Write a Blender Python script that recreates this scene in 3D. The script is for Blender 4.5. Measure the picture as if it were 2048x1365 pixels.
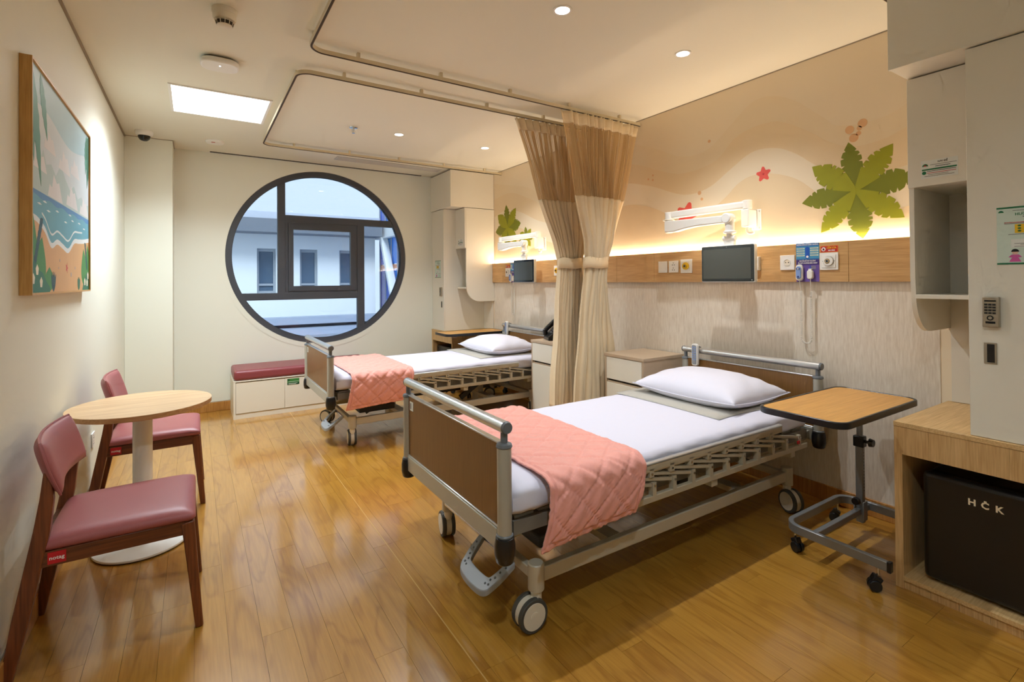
import bpy, math, random
from mathutils import Vector, Matrix

random.seed(7)
SC = bpy.context.scene
COL = SC.collection
for _o in list(bpy.data.objects):
    bpy.data.objects.remove(_o)

# ------------------------------------------------------------------ camera, world, exposure
cam_d = bpy.data.cameras.new('camera')
cam = bpy.data.objects.new('camera', cam_d)
COL.objects.link(cam)
SC.camera = cam
cam_d.sensor_width = 36.0
cam_d.lens = 993.979 / 2048 * 36.0
cam_d.shift_y = -(682.5 - 554.135) / 2048
cam_d.clip_start = 0.02
_yaw, _pit, _rol = 0.56797, 0.00782, -0.00738
_fw = Vector((math.sin(_yaw) * math.cos(_pit), math.cos(_yaw) * math.cos(_pit), math.sin(_pit)))
_rt = Vector((math.cos(_yaw), -math.sin(_yaw), 0))
_up = _rt.cross(_fw)
_c, _s = math.cos(_rol), math.sin(_rol)
_rt, _up = _c * _rt + _s * _up, -_s * _rt + _c * _up
cam.matrix_world = Matrix(((_rt.x, _up.x, -_fw.x, 0), (_rt.y, _up.y, -_fw.y, 0), (_rt.z, _up.z, -_fw.z, 1.3), (0, 0, 0, 1)))

world = bpy.data.worlds.new('overcast_sky')
SC.world = world
world.use_nodes = True
_bg = world.node_tree.nodes['Background']
_bg.inputs['Color'].default_value = (0.70, 0.84, 1.0, 1)
_bg.inputs['Strength'].default_value = 0.52

_sun = bpy.data.lights.new('hazy_sun', 'SUN')
_sun.energy = 1.4
_sun.angle = math.radians(25)
_sun.color = (0.88, 0.95, 1.0)
sun = bpy.data.objects.new('hazy_sun', _sun)
COL.objects.link(sun)
sun.rotation_euler = (math.radians(42), 0, math.radians(-12))   # from behind this building onto the one opposite

SC.view_settings.view_transform = 'Standard'
SC.view_settings.look = 'None'
SC.view_settings.gamma = 1.0
SC.view_settings.exposure = 1.15
SC.view_settings.use_curve_mapping = False
try:
    SC.cycles.max_bounces = 6
    SC.cycles.diffuse_bounces = 4
    SC.cycles.glossy_bounces = 3
    SC.cycles.use_adaptive_sampling = True
    SC.cycles.adaptive_threshold = 0.06
    SC.cycles.adaptive_min_samples = 12
    SC.cycles.use_light_tree = True
    SC.cycles.transparent_max_bounces = 12
    SC.cycles.sample_clamp_indirect = 6.0
    SC.cycles.caustics_reflective = False
    SC.cycles.caustics_refractive = False
except Exception:
    pass

# light levels
P_DOWN = 30.0      # watts of each ceiling downlight over the beds
P_ENTRY = 30.0     # the downlights of the entrance end, behind the camera
P_PANEL = 19.0     # square led ceiling panel
P_LED = 9.0       # watts of the whole led strip along the headwall
C_DOWN = (0.89, 0.945, 1.0)
C_PANEL = (0.78, 0.91, 1.0)
C_LED = (1.0, 0.78, 0.57)

LED_TILT = -10

# room dimensions (metres)
XL, XR, YB, YF, ZC = -0.53, 3.12, 5.88, -1.3, 2.625
COLX, COLY = -0.172, 5.57

# ------------------------------------------------------------------ materials
def srgb(r, g, b):
    def f(c):
        c /= 255.0
        return c / 12.92 if c <= 0.04045 else ((c + 0.055) / 1.055) ** 2.4
    return (f(r), f(g), f(b), 1.0)

def new_mat(name):
    m = bpy.data.materials.new(name)
    m.use_nodes = True
    return m, m.node_tree.nodes, m.node_tree.links, m.node_tree.nodes['Principled BSDF']

def plain(name, col, rough=0.5, metal=0.0, var=0.03, scale=18.0, bump=0.0, bscale=120.0, coat=0.0, stretch=(1, 1, 1), spec=0.5):
    """a procedural surface: base colour with a little noise, optional fine relief"""
    m, N, L, P = new_mat(name)
    tc = N.new('ShaderNodeTexCoord')
    mp = N.new('ShaderNodeMapping')
    mp.inputs['Scale'].default_value = stretch
    L.new(tc.outputs['Object'], mp.inputs['Vector'])
    nz = N.new('ShaderNodeTexNoise')
    nz.inputs['Scale'].default_value = scale
    nz.inputs['Detail'].default_value = 2
    L.new(mp.outputs['Vector'], nz.inputs['Vector'])
    mx = N.new('ShaderNodeMix')
    mx.data_type = 'RGBA'
    c = col if len(col) == 4 else (*col, 1)
    mx.inputs['A'].default_value = [max(0, v * (1 - var)) for v in c[:3]] + [1]
    mx.inputs['B'].default_value = [min(1, v * (1 + var)) for v in c[:3]] + [1]
    L.new(nz.outputs['Fac'], mx.inputs['Factor'])
    L.new(mx.outputs['Result'], P.inputs['Base Color'])
    P.inputs['Roughness'].default_value = rough
    P.inputs['Metallic'].default_value = metal
    P.inputs['Specular IOR Level'].default_value = spec
    P.inputs['Coat Weight'].default_value = coat
    if bump:
        n2 = N.new('ShaderNodeTexNoise')
        n2.inputs['Scale'].default_value = bscale
        n2.inputs['Detail'].default_value = 3
        L.new(mp.outputs['Vector'], n2.inputs['Vector'])
        b = N.new('ShaderNodeBump')
        b.inputs['Strength'].default_value = bump
        b.inputs['Distance'].default_value = 0.002
        L.new(n2.outputs['Fac'], b.inputs['Height'])
        L.new(b.outputs['Normal'], P.inputs['Normal'])
    return m

def wood(name, dark, light, axis='y', rough=0.4, scale=1.0, fig=0.5, rand=False, coat=0.0, tone=0.0, bump=0.05, con=1.0, asp=0.09, line=0.0, pore=1.0):
    """wood with pores stretched along an axis and wavy cathedral figure"""
    m, N, L, P = new_mat(name)
    tc = N.new('ShaderNodeTexCoord')
    vec = tc.outputs['Object']
    oi = None
    if rand:
        oi = N.new('ShaderNodeObjectInfo')
        mul = N.new('ShaderNodeVectorMath')
        mul.operation = 'SCALE'
        mul.inputs[0].default_value = (13.7, 31.1, 7.3)
        L.new(oi.outputs['Random'], mul.inputs['Scale'])
        ad = N.new('ShaderNodeVectorMath')
        ad.operation = 'ADD'
        L.new(vec, ad.inputs[0])
        L.new(mul.outputs['Vector'], ad.inputs[1])
        vec = ad.outputs['Vector']
    st = {'x': (0.09, 1, 1), 'y': (1, 0.09, 1), 'z': (1, 1, 0.09)}[axis]
    sf = [asp if v < 1 else 1 for v in st]
    mp = N.new('ShaderNodeMapping')
    mp.inputs['Scale'].default_value = [v * scale for v in sf]
    L.new(vec, mp.inputs['Vector'])
    # large figure: distorted noise turned into rings
    n1 = N.new('ShaderNodeTexNoise')
    n1.inputs['Scale'].default_value = 7.0
    n1.inputs['Detail'].default_value = 2
    n1.inputs['Distortion'].default_value = 0.6
    L.new(mp.outputs['Vector'], n1.inputs['Vector'])
    mu = N.new('ShaderNodeMath')
    mu.operation = 'MULTIPLY'
    mu.inputs[1].default_value = 26.0
    L.new(n1.outputs['Fac'], mu.inputs[0])
    sn = N.new('ShaderNodeMath')
    sn.operation = 'SINE'
    L.new(mu.outputs[0], sn.inputs[0])
    # fine pores
    mp2 = N.new('ShaderNodeMapping')
    mp2.inputs['Scale'].default_value = [v * scale * (0.5 if v < 1 else 1) for v in st]
    L.new(vec, mp2.inputs['Vector'])
    n2 = N.new('ShaderNodeTexNoise')
    n2.inputs['Scale'].default_value = 120.0
    n2.inputs['Detail'].default_value = 3
    L.new(mp2.outputs['Vector'], n2.inputs['Vector'])
    ps = N.new('ShaderNodeMath')
    ps.operation = 'MULTIPLY_ADD'
    ps.inputs[1].default_value = pore
    ps.inputs[2].default_value = 0.5 - 0.5 * pore
    L.new(n2.outputs['Fac'], ps.inputs[0])
    a = N.new('ShaderNodeMath')
    a.operation = 'MULTIPLY_ADD'
    a.inputs[1].default_value = 0.16 * fig
    L.new(sn.outputs[0], a.inputs[0])
    L.new(ps.outputs[0], a.inputs[2])
    last = a.outputs[0]
    if line:
        # thin dark growth-ring lines
        ab = N.new('ShaderNodeMath')
        ab.operation = 'POWER'
        ab.inputs[1].default_value = 5.0
        mm = N.new('ShaderNodeMath')
        mm.operation = 'MULTIPLY_ADD'
        mm.inputs[1].default_value = 0.5
        mm.inputs[2].default_value = 0.5
        L.new(sn.outputs[0], mm.inputs[0])
        L.new(mm.outputs[0], ab.inputs[0])
        sb = N.new('ShaderNodeMath')
        sb.operation = 'MULTIPLY_ADD'
        sb.inputs[1].default_value = -line
        L.new(ab.outputs[0], sb.inputs[0])
        L.new(last, sb.inputs[2])
        last = sb.outputs[0]
    if tone and oi:
        a2 = N.new('ShaderNodeMath')
        a2.operation = 'MULTIPLY_ADD'
        a2.inputs[1].default_value = tone
        L.new(oi.outputs['Random'], a2.inputs[0])
        L.new(last, a2.inputs[2])
        a3 = N.new('ShaderNodeMath')
        a3.operation = 'SUBTRACT'
        a3.inputs[1].default_value = tone * 0.5
        L.new(a2.outputs[0], a3.inputs[0])
        last = a3.outputs[0]
    rp = N.new('ShaderNodeValToRGB')
    rp.color_ramp.elements[0].position = 0.5 - 0.25 / con
    rp.color_ramp.elements[0].color = dark
    rp.color_ramp.elements[1].position = 0.5 + 0.25 / con
    rp.color_ramp.elements[1].color = light
    L.new(last, rp.inputs['Fac'])
    L.new(rp.outputs['Color'], P.inputs['Base Color'])
    P.inputs['Roughness'].default_value = rough
    P.inputs['Coat Weight'].default_value = coat
    P.inputs['Coat Roughness'].default_value = 0.11
    P.inputs['Coat IOR'].default_value = 1.65
    if bump:
        b = N.new('ShaderNodeBump')
        b.inputs['Strength'].default_value = bump
        b.inputs['Distance'].default_value = 0.001
        L.new(n2.outputs['Fac'], b.inputs['Height'])
        L.new(b.outputs['Normal'], P.inputs['Normal'])
    return m

def emit(name, col, strength):
    m, N, L, P = new_mat(name)
    P.inputs['Base Color'].default_value = (0.8, 0.8, 0.8, 1)
    P.inputs['Emission Color'].default_value = (*col, 1)
    P.inputs['Emission Strength'].default_value = strength
    try:
        m.cycles.emission_sampling = 'NONE'      # the lamps of the fittings are sampled instead
    except Exception:
        pass
    return m

def glass(name, tint=(1, 1, 1)):
    """thin window pane: clear with fresnel reflection"""
    m, N, L, P = new_mat(name)
    out = N['Material Output']
    tr = N.new('ShaderNodeBsdfTransparent')
    tr.inputs['Color'].default_value = (*tint, 1)
    gl = N.new('ShaderNodeBsdfGlossy')
    gl.inputs['Roughness'].default_value = 0.02
    fr = N.new('ShaderNodeFresnel')
    fr.inputs['IOR'].default_value = 1.45
    mx = N.new('ShaderNodeMixShader')
    L.new(fr.outputs[0], mx.inputs['Fac'])
    L.new(tr.outputs[0], mx.inputs[1])
    L.new(gl.outputs[0], mx.inputs[2])
    L.new(mx.outputs[0], out.inputs['Surface'])
    N.remove(P)
    return m

def wallpaper(name, c1, c2):
    """vinyl wall covering with vertical thread relief"""
    m, N, L, P = new_mat(name)
    tc = N.new('ShaderNodeTexCoord')
    mp = N.new('ShaderNodeMapping')
    mp.inputs['Scale'].default_value = (1, 1, 0.12)
    L.new(tc.outputs['Object'], mp.inputs['Vector'])
    nz = N.new('ShaderNodeTexNoise')
    nz.inputs['Scale'].default_value = 95
    nz.inputs['Detail'].default_value = 4
    nz.inputs['Roughness'].default_value = 0.65
    L.new(mp.outputs['Vector'], nz.inputs['Vector'])
    rp = N.new('ShaderNodeValToRGB')
    rp.color_ramp.elements[0].position = 0.34
    rp.color_ramp.elements[0].color = c1
    rp.color_ramp.elements[1].position = 0.66
    rp.color_ramp.elements[1].color = c2
    L.new(nz.outputs['Fac'], rp.inputs['Fac'])
    L.new(rp.outputs['Color'], P.inputs['Base Color'])
    P.inputs['Roughness'].default_value = 0.6
    b = N.new('ShaderNodeBump')
    b.inputs['Strength'].default_value = 0.25
    b.inputs['Distance'].default_value = 0.002
    L.new(nz.outputs['Fac'], b.inputs['Height'])
    L.new(b.outputs['Normal'], P.inputs['Normal'])
    return m

def net(name, col):
    """open curtain netting: a grid of threads with holes, in UV space (1 unit = one mesh cell)"""
    m, N, L, P = new_mat(name)
    out = N['Material Output']
    uv = N.new('ShaderNodeUVMap')
    sp = N.new('ShaderNodeSeparateXYZ')
    L.new(uv.outputs['UV'], sp.inputs[0])
    res = []
    for ax, lim in (('X', 0.52), ('Y', 0.46)):
        fr = N.new('ShaderNodeMath')
        fr.operation = 'FRACT'
        L.new(sp.outputs[ax], fr.inputs[0])
        gt = N.new('ShaderNodeMath')
        gt.operation = 'GREATER_THAN'
        gt.inputs[1].default_value = lim
        L.new(fr.outputs[0], gt.inputs[0])
        res.append(gt)
    mu = N.new('ShaderNodeMath')
    mu.operation = 'MULTIPLY'
    L.new(res[0].outputs[0], mu.inputs[0])
    L.new(res[1].outputs[0], mu.inputs[1])
    tr = N.new('ShaderNodeBsdfTransparent')
    mx = N.new('ShaderNodeMixShader')
    L.new(mu.outputs[0], mx.inputs['Fac'])
    P.inputs['Base Color'].default_value = col
    P.inputs['Roughness'].default_value = 0.85
    L.new(P.outputs[0], mx.inputs[1])
    L.new(tr.outputs[0], mx.inputs[2])
    L.new(mx.outputs[0], out.inputs['Surface'])
    return m

def fabric(name, col, rough=0.85, bump=0.15, scale=350.0, sheen=0.2, var=0.06):
    m = plain(name, col, rough, var=var, scale=30, bump=bump, bscale=scale)
    m.node_tree.nodes['Principled BSDF'].inputs['Sheen Weight'].default_value = sheen
    return m

M = {}
M['paint'] = plain('wall_paint', srgb(230, 230, 216), 0.6, var=0.012, scale=3)
M['ceil'] = plain('ceiling_paint', srgb(230, 227, 211), 0.75, var=0.01, scale=3)
M['mural0'] = plain('mural_cream', srgb(236, 219, 190), 0.62, var=0.02, scale=5, bump=0.12, bscale=60, stretch=(1, 0.15, 1))
M['mural1'] = plain('mural_sand', srgb(233, 210, 172), 0.62, var=0.02, scale=5, bump=0.12, bscale=60, stretch=(1, 0.15, 1))
M['mural2'] = plain('mural_pale', srgb(239, 224, 197), 0.62, var=0.02, scale=5, bump=0.12, bscale=60, stretch=(1, 0.15, 1))
M['mural3'] = plain('mural_dot', srgb(224, 178, 132), 0.62, var=0.03)
M['leaf_a'] = plain('mural_leaf_dark', srgb(122, 128, 22), 0.6, var=0.06, bump=0.1, bscale=60, stretch=(1, 0.15, 1))
M['leaf_b'] = plain('mural_leaf_light', srgb(152, 154, 16), 0.6, var=0.06, bump=0.1, bscale=60, stretch=(1, 0.15, 1))
M['star'] = plain('mural_coral', srgb(232, 92, 82), 0.6, var=0.08, scale=40)
M['star_d'] = plain('mural_coral_dark', srgb(200, 60, 60), 0.6)
M['vinyl'] = wallpaper('vinyl_wallpaper', srgb(214, 201, 182), srgb(232, 222, 206))
M['strip'] = wood('headwall_oak', srgb(184, 140, 84), srgb(216, 175, 120), 'y', 0.45, 1.4, 0.5, con=0.8)
M['counter'] = wood('counter_oak', srgb(188, 148, 92), srgb(220, 184, 130), 'x', 0.45, 1.4, 0.3)
M['counter_v'] = wood('counter_oak_upright', srgb(184, 143, 88), srgb(218, 180, 126), 'z', 0.45, 1.6, 0.3)
M['floor'] = wood('floor_plank', srgb(152, 100, 30), srgb(200, 149, 60), 'y', 0.28, 1.0, 0.12, rand=True, tone=0.12, coat=0.8, bump=0, con=0.8, asp=0.2, line=0.2, pore=0.45)
M['floor_base'] = plain('floor_joint', srgb(120, 82, 36), 0.6)
M['base'] = wood('baseboard_vinyl', srgb(160, 106, 46), srgb(198, 144, 76), 'z', 0.35, 1.2, 0.5)
M['tabletop'] = wood('pale_beech', srgb(206, 164, 116), srgb(236, 202, 158), 'x', 0.4, 0.9, 0.35)
M['tabledge'] = wood('beech_edge', srgb(176, 126, 76), srgb(206, 160, 108), 'x', 0.45, 1.0, 0.3)
M['walnut'] = wood('stained_ash', srgb(84, 40, 18), srgb(134, 72, 36), 'z', 0.4, 1.3, 0.4)
M['walnut_x'] = wood('stained_ash_rail', srgb(78, 38, 18), srgb(126, 68, 34), 'x', 0.4, 1.3, 0.4)
M['leather'] = plain('mauve_leather', srgb(160, 88, 88), 0.42, var=0.06, scale=9, bump=0.18, bscale=420)
M['leather_b'] = plain('plum_leather', srgb(140, 66, 70), 0.38, var=0.05, scale=9, bump=0.15, bscale=420)
M['frame_oak'] = wood('picture_frame_oak', srgb(190, 142, 74), srgb(220, 176, 108), 'z', 0.45, 1.6, 0.2)
M['cab'] = plain('cabinet_laminate', srgb(228, 222, 206), 0.42, var=0.01, scale=4)
M['cab_in'] = plain('cabinet_laminate_inner', srgb(222, 214, 198), 0.5, var=0.01, scale=4)
M['gapdark'] = plain('shadow_gap', srgb(70, 56, 42), 0.8)
M['drawer'] = plain('drawer_front', srgb(232, 228, 214), 0.35, var=0.01, scale=4)
M['taupe'] = plain('taupe_laminate', srgb(190, 168, 142), 0.45, var=0.04, scale=30, stretch=(1, 0.1, 0.1))
M['steel'] = plain('powder_grey', srgb(178, 176, 164), 0.35, var=0.02, metal=0.25)
M['beige_steel'] = plain('bed_frame_enamel', srgb(190, 180, 158), 0.38, var=0.02, coat=0.2)
M['alu'] = plain('anodised_aluminium', srgb(196, 198, 198), 0.3, 0.75, var=0.02, scale=60)
M['alu_d'] = plain('grey_plastic', srgb(108, 112, 116), 0.4, var=0.03)
M['grey_pl'] = plain('pedal_grey', srgb(150, 154, 158), 0.4, var=0.03)
M['black'] = plain('black_plastic', srgb(24, 24, 26), 0.28, var=0.05)
M['rubber'] = plain('dark_rubber', srgb(74, 72, 66), 0.6, var=0.05)
M['frame_mid'] = plain('frame_enamel_grey', srgb(128, 124, 114), 0.5, var=0.04)
M['grille'] = plain('grille_grey', srgb(190, 187, 180), 0.5)
M['dark'] = plain('dark_metal', srgb(64, 62, 58), 0.45, var=0.05, metal=0.3)
M['bedwood'] = wood('bed_board_veneer', srgb(112, 76, 34), srgb(138, 98, 50), 'z', 0.4, 1.6, 0.1, con=0.7)
M['sheet'] = fabric('white_sheet', srgb(222, 221, 236), 0.75, 0.06, 300, 0.1, 0.01)
M['under_pillow'] = fabric('flat_grey_layer', srgb(186, 182, 172), 0.85, 0.08, 300, 0.1, 0.02)
M['pillow'] = fabric('white_pillowcase', srgb(228, 227, 240), 0.75, 0.06, 300, 0.1, 0.01)
M['quilt'] = fabric('salmon_quilt', srgb(238, 163, 149), 0.75, 0.25, 180, 0.35, 0.05)
M['curtain'] = fabric('sand_curtain', srgb(238, 218, 182), 0.8, 0.12, 260, 0.15, 0.04)
M['header'] = fabric('sand_curtain_heading', srgb(236, 214, 176), 0.8, 0.12, 260, 0.15, 0.04)
M['net'] = net('curtain_net', srgb(208, 174, 124))
M['white'] = plain('white_plastic', srgb(238, 236, 230), 0.35, var=0.01)
M['cream'] = plain('cream_plastic', srgb(226, 218, 200), 0.4, var=0.01)
M['track'] = plain('cream_enamel', srgb(214, 200, 168), 0.4, var=0.01)
M['screen'] = plain('dark_screen', srgb(62, 62, 54), 0.16, var=0.02, spec=0.6)
M['bezel'] = plain('black_glass', srgb(12, 12, 14), 0.12, var=0.02)
M['otop'] = wood('overbed_maple', srgb(196, 138, 62), srgb(222, 166, 84), 'x', 0.35, 1.0, 0.3)
M['otube'] = plain('silver_enamel', srgb(140, 142, 142), 0.35, 0.5, var=0.03)
M['fridge'] = plain('gloss_black_fridge', srgb(16, 14, 14), 0.28, var=0.1, scale=3)
M['logo'] = plain('cream_logo', srgb(232, 214, 180), 0.5)
M['wframe'] = plain('graphite_frame', srgb(70, 73, 80), 0.5, var=0.02)
M['gasket'] = plain('black_gasket', srgb(18, 18, 20), 0.6)
M['glass'] = glass('window_glass', (0.93, 0.97, 1.0))
M['satin'] = plain('satin_nickel', srgb(168, 158, 140), 0.35, 0.6, var=0.03)
M['red'] = plain('red_tag', srgb(196, 22, 34), 0.5)
M['wtext'] = plain('white_print', srgb(242, 240, 236), 0.6)
M['ktext'] = plain('black_print', srgb(40, 40, 40), 0.6)
M['gtext'] = plain('green_print', srgb(20, 110, 66), 0.6)
M['rtext'] = plain('red_print', srgb(190, 40, 40), 0.6)
M['ytext'] = plain('yellow_print', srgb(250, 196, 30), 0.6)
M['greytext'] = plain('grey_print', srgb(140, 140, 136), 0.6)
M['paper'] = plain('white_paper', srgb(226, 228, 220), 0.55, var=0.01)
M['mint'] = plain('mint_paper', srgb(206, 222, 208), 0.5, var=0.02)
M['blue1'] = plain('poster_blue', srgb(46, 110, 176), 0.5)
M['blue2'] = plain('poster_teal', srgb(70, 150, 190), 0.5)
M['blue3'] = plain('poster_navy', srgb(36, 62, 130), 0.5)
M['blue4'] = plain('handset_blue', srgb(130, 160, 216), 0.4)
M['blue5'] = plain('poster_royal', srgb(30, 90, 190), 0.5)
M['purple'] = plain('poster_violet', srgb(104, 80, 158), 0.5)
M['purple_d'] = plain('poster_indigo', srgb(64, 44, 120), 0.5)
M['yellow'] = plain('gas_yellow', srgb(232, 190, 20), 0.45)
M['brass'] = plain('brass_ring', srgb(176, 140, 70), 0.35, 0.7)
M['orange'] = plain('orange_print', srgb(236, 120, 30), 0.5)
M['pink'] = plain('pink_print', srgb(206, 90, 160), 0.5)
M['skin'] = plain('peach_print', srgb(240, 200, 176), 0.5)
M['safegreen'] = plain('sign_green', srgb(60, 130, 60), 0.5)
M['safegreen_d'] = plain('sign_dark_green', srgb(14, 74, 44), 0.5)
M['chrome'] = plain('chrome', srgb(210, 210, 210), 0.15, 1.0, var=0.01)
M['cord'] = plain('white_cord', srgb(232, 228, 218), 0.5)
M['smoked'] = plain('smoked_dome', srgb(26, 26, 32), 0.08, var=0.02)
M['led_on'] = emit('downlight_glow', (1.0, 0.95, 0.88), 6.0)
M['panel_on'] = emit('panel_glow', (1.0, 0.98, 0.98), 3.0)
M['strip_on'] = emit('strip_glow', (1.0, 0.74, 0.42), 6.0)
M['dot_on'] = emit('status_light', (1.0, 1.0, 1.0), 3.0)

# ------------------------------------------------------------------ mesh helpers
class MB:
    def __init__(self):
        self.v, self.f, self.uv = [], [], None

    def add(self, vs, fs):
        n = len(self.v)
        self.v += [tuple(p) for p in vs]
        self.f += [tuple(i + n for i in q) for q in fs]
        return self

    def box(self, x0, x1, y0, y1, z0, z1):
        return self.add([(x0, y0, z0), (x1, y0, z0), (x1, y1, z0), (x0, y1, z0), (x0, y0, z1), (x1, y0, z1), (x1, y1, z1), (x0, y1, z1)],
                        [(0, 3, 2, 1), (4, 5, 6, 7), (0, 1, 5, 4), (1, 2, 6, 5), (2, 3, 7, 6), (3, 0, 4, 7)])

    def bar(self, p0, p1, w, h, up=(0, 0, 1), w1=None, h1=None):
        """a rectangular bar from p0 to p1, w across, h along up"""
        p0, p1, up = Vector(p0), Vector(p1), Vector(up)
        d = (p1 - p0).normalized()
        s = d.cross(up).normalized()
        u = s.cross(d)
        w1 = w if w1 is None else w1
        h1 = h if h1 is None else h1
        vs = []
        for p, a, b in ((p0, w, h), (p1, w1, h1)):
            for i, j in ((-1, -1), (1, -1), (1, 1), (-1, 1)):
                vs.append(p + s * i * a / 2 + u * j * b / 2)
        return self.add(vs, [(3, 2, 1, 0), (4, 5, 6, 7), (0, 1, 5, 4), (1, 2, 6, 5), (2, 3, 7, 6), (3, 0, 4, 7)])

    def loft(self, secs, up=(1, 0, 0)):
        """a bar through sections (point, width across, depth along up)"""
        up = Vector(up)
        vs, fs = [], []
        n = len(secs)
        for i, (p, w, h) in enumerate(secs):
            p = Vector(p)
            d = (Vector(secs[min(i + 1, n - 1)][0]) - Vector(secs[max(i - 1, 0)][0])).normalized()
            s = d.cross(up).normalized()
            u = s.cross(d)
            for a, b in ((-1, -1), (1, -1), (1, 1), (-1, 1)):
                vs.append(p + s * a * w / 2 + u * b * h / 2)
        for i in range(n - 1):
            for k in range(4):
                l = (k + 1) % 4
                fs.append((4 * i + k, 4 * i + l, 4 * i + 4 + l, 4 * i + 4 + k))
        fs += [(3, 2, 1, 0), tuple(range(4 * n - 4, 4 * n))]
        return self.add(vs, fs)

    def cyl(self, p0, p1, r, r1=None, seg=16):
        p0, p1 = Vector(p0), Vector(p1)
        r1 = r if r1 is None else r1
        d = (p1 - p0).normalized()
        a = d.orthogonal().normalized()
        b = d.cross(a)
        vs = []
        for p, q in ((p0, r), (p1, r1)):
            for i in range(seg):
                t = 2 * math.pi * i / seg
                vs.append(p + a * math.cos(t) * q + b * math.sin(t) * q)
        fs = [(i, (i + 1) % seg, seg + (i + 1) % seg, seg + i) for i in range(seg)]
        fs += [tuple(range(seg))[::-1], tuple(range(seg, 2 * seg))]
        return self.add(vs, fs)

    def tube(self, pts, r, seg=8, closed=False):
        pts = [Vector(p) for p in pts]
        n = len(pts)
        vs, fs = [], []
        d0 = (pts[1] - pts[0]).normalized()
        a = d0.orthogonal().normalized()
        for i, p in enumerate(pts):
            if closed:
                d = (pts[(i + 1) % n] - pts[i - 1]).normalized()
            else:
                d = (pts[min(i + 1, n - 1)] - pts[max(i - 1, 0)]).normalized()
            a = (a - d * a.dot(d)).normalized()
            b = d.cross(a)
            for k in range(seg):
                t = 2 * math.pi * k / seg
                vs.append(p + a * math.cos(t) * r + b * math.sin(t) * r)
        m = n if closed else n - 1
        for i in range(m):
            j = (i + 1) % n
            for k in range(seg):
                l = (k + 1) % seg
                fs.append((i * seg + k, i * seg + l, j * seg + l, j * seg + k))
        if not closed:
            fs.append(tuple(range(seg))[::-1])
            fs.append(tuple(range((n - 1) * seg, n * seg)))
        return self.add(vs, fs)

    def sweep(self, pts, prof, closed=False):
        """sweep a profile [(side, up)] along a path lying flat (up = z)"""
        pts = [Vector(p) for p in pts]
        n, k = len(pts), len(prof)
        vs, fs = [], []
        for i, p in enumerate(pts):
            if closed:
                d = (pts[(i + 1) % n] - pts[i - 1]).normalized()
            else:
                d = (pts[min(i + 1, n - 1)] - pts[max(i - 1, 0)]).normalized()
            s = Vector((d.y, -d.x, 0)).normalized()
            for a, b in prof:
                vs.append(p + s * a + Vector((0, 0, b)))
        for i in range(n if closed else n - 1):
            j = (i + 1) % n
            for q in range(k):
                l = (q + 1) % k
                fs.append((i * k + q, i * k + l, j * k + l, j * k + q))
        if not closed:
            fs.append(tuple(range(k))[::-1])
            fs.append(tuple(range((n - 1) * k, n * k)))
        return self.add(vs, fs)

    def lathe(self, prof, c=(0, 0, 0), seg=24, sx=1.0, sy=1.0, ring=False):
        vs, fs = [], []
        for r, z in prof:
            for i in range(seg):
                t = 2 * math.pi * i / seg
                vs.append((c[0] + r * math.cos(t) * sx, c[1] + r * math.sin(t) * sy, c[2] + z))
        m = len(prof)
        for j in range(m if ring else m - 1):
            j2 = (j + 1) % m
            for i in range(seg):
                k = (i + 1) % seg
                fs.append((j * seg + i, j * seg + k, j2 * seg + k, j2 * seg + i))
        if not ring:
            fs.append(tuple(range(seg))[::-1])
            fs.append(tuple(range((m - 1) * seg, m * seg)))
        return self.add(vs, fs)

    def prism(self, outline, plane, t0, t1):
        """outline of 2d points in plane 'xy','yz','xz', extruded between t0 and t1 on the third axis"""
        n = len(outline)
        def P(a, b, t):
            return {'xy': (a, b, t), 'yz': (t, a, b), 'xz': (a, t, b)}[plane]
        vs = [P(a, b, t0) for a, b in outline] + [P(a, b, t1) for a, b in outline]
        fs = [(i, (i + 1) % n, n + (i + 1) % n, n + i) for i in range(n)]
        fs += [tuple(range(n))[::-1], tuple(range(n, 2 * n))]
        return self.add(vs, fs)

    def mesh(self, name, mat=None, smooth=True, ang=38):
        me = bpy.data.meshes.new(name)
        me.from_pydata(self.v, [], self.f)
        me.validate()
        import bmesh
        bm = bmesh.new()
        bm.from_mesh(me)
        bmesh.ops.recalc_face_normals(bm, faces=bm.faces)
        bm.to_mesh(me)
        bm.free()
        if mat is not None:
            me.materials.append(M[mat] if isinstance(mat, str) else mat)
        if smooth:
            for p in me.polygons:
                p.use_smooth = True
            me.set_sharp_from_angle(angle=math.radians(ang))
        return me

    def build(self, name, mat, parent=None, loc=(0, 0, 0), rot=(0, 0, 0), bevel=0.0, seg=2, sub=0, smooth=True, ang=38):
        me = self.mesh(name, mat, smooth, ang)
        return link(name, me, parent, loc, rot, bevel, seg, sub)

def link(name, me, parent=None, loc=(0, 0, 0), rot=(0, 0, 0), bevel=0.0, seg=2, sub=0):
    o = bpy.data.objects.new(name, me)
    COL.objects.link(o)
    o.parent = parent
    o.location = loc
    o.rotation_euler = rot
    if bevel:
        b = o.modifiers.new('bevel', 'BEVEL')
        b.width = bevel
        b.segments = seg
        b.limit_method = 'ANGLE'
        b.angle_limit = math.radians(40)
        b.harden_normals = False
    if sub:
        s = o.modifiers.new('subdivision', 'SUBSURF')
        s.levels = sub
        s.render_levels = sub
    return o

def tag(o, label, cat, group=None):
    o['label'] = label
    o['category'] = cat
    if group:
        o['group'] = group
    return o

def thing(name, label, cat, loc=(0, 0, 0), rotz=0.0, group=None):
    o = bpy.data.objects.new(name, None)
    COL.objects.link(o)
    o.empty_display_size = 0.1
    o.location = loc
    o.rotation_euler = (0, 0, rotz)
    return tag(o, label, cat, group)

def struct(o):
    o['kind'] = 'structure'
    return o

def lab(o, label):
    o['label'] = label
    return o

def box(*a):
    return MB().box(*a)

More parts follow.
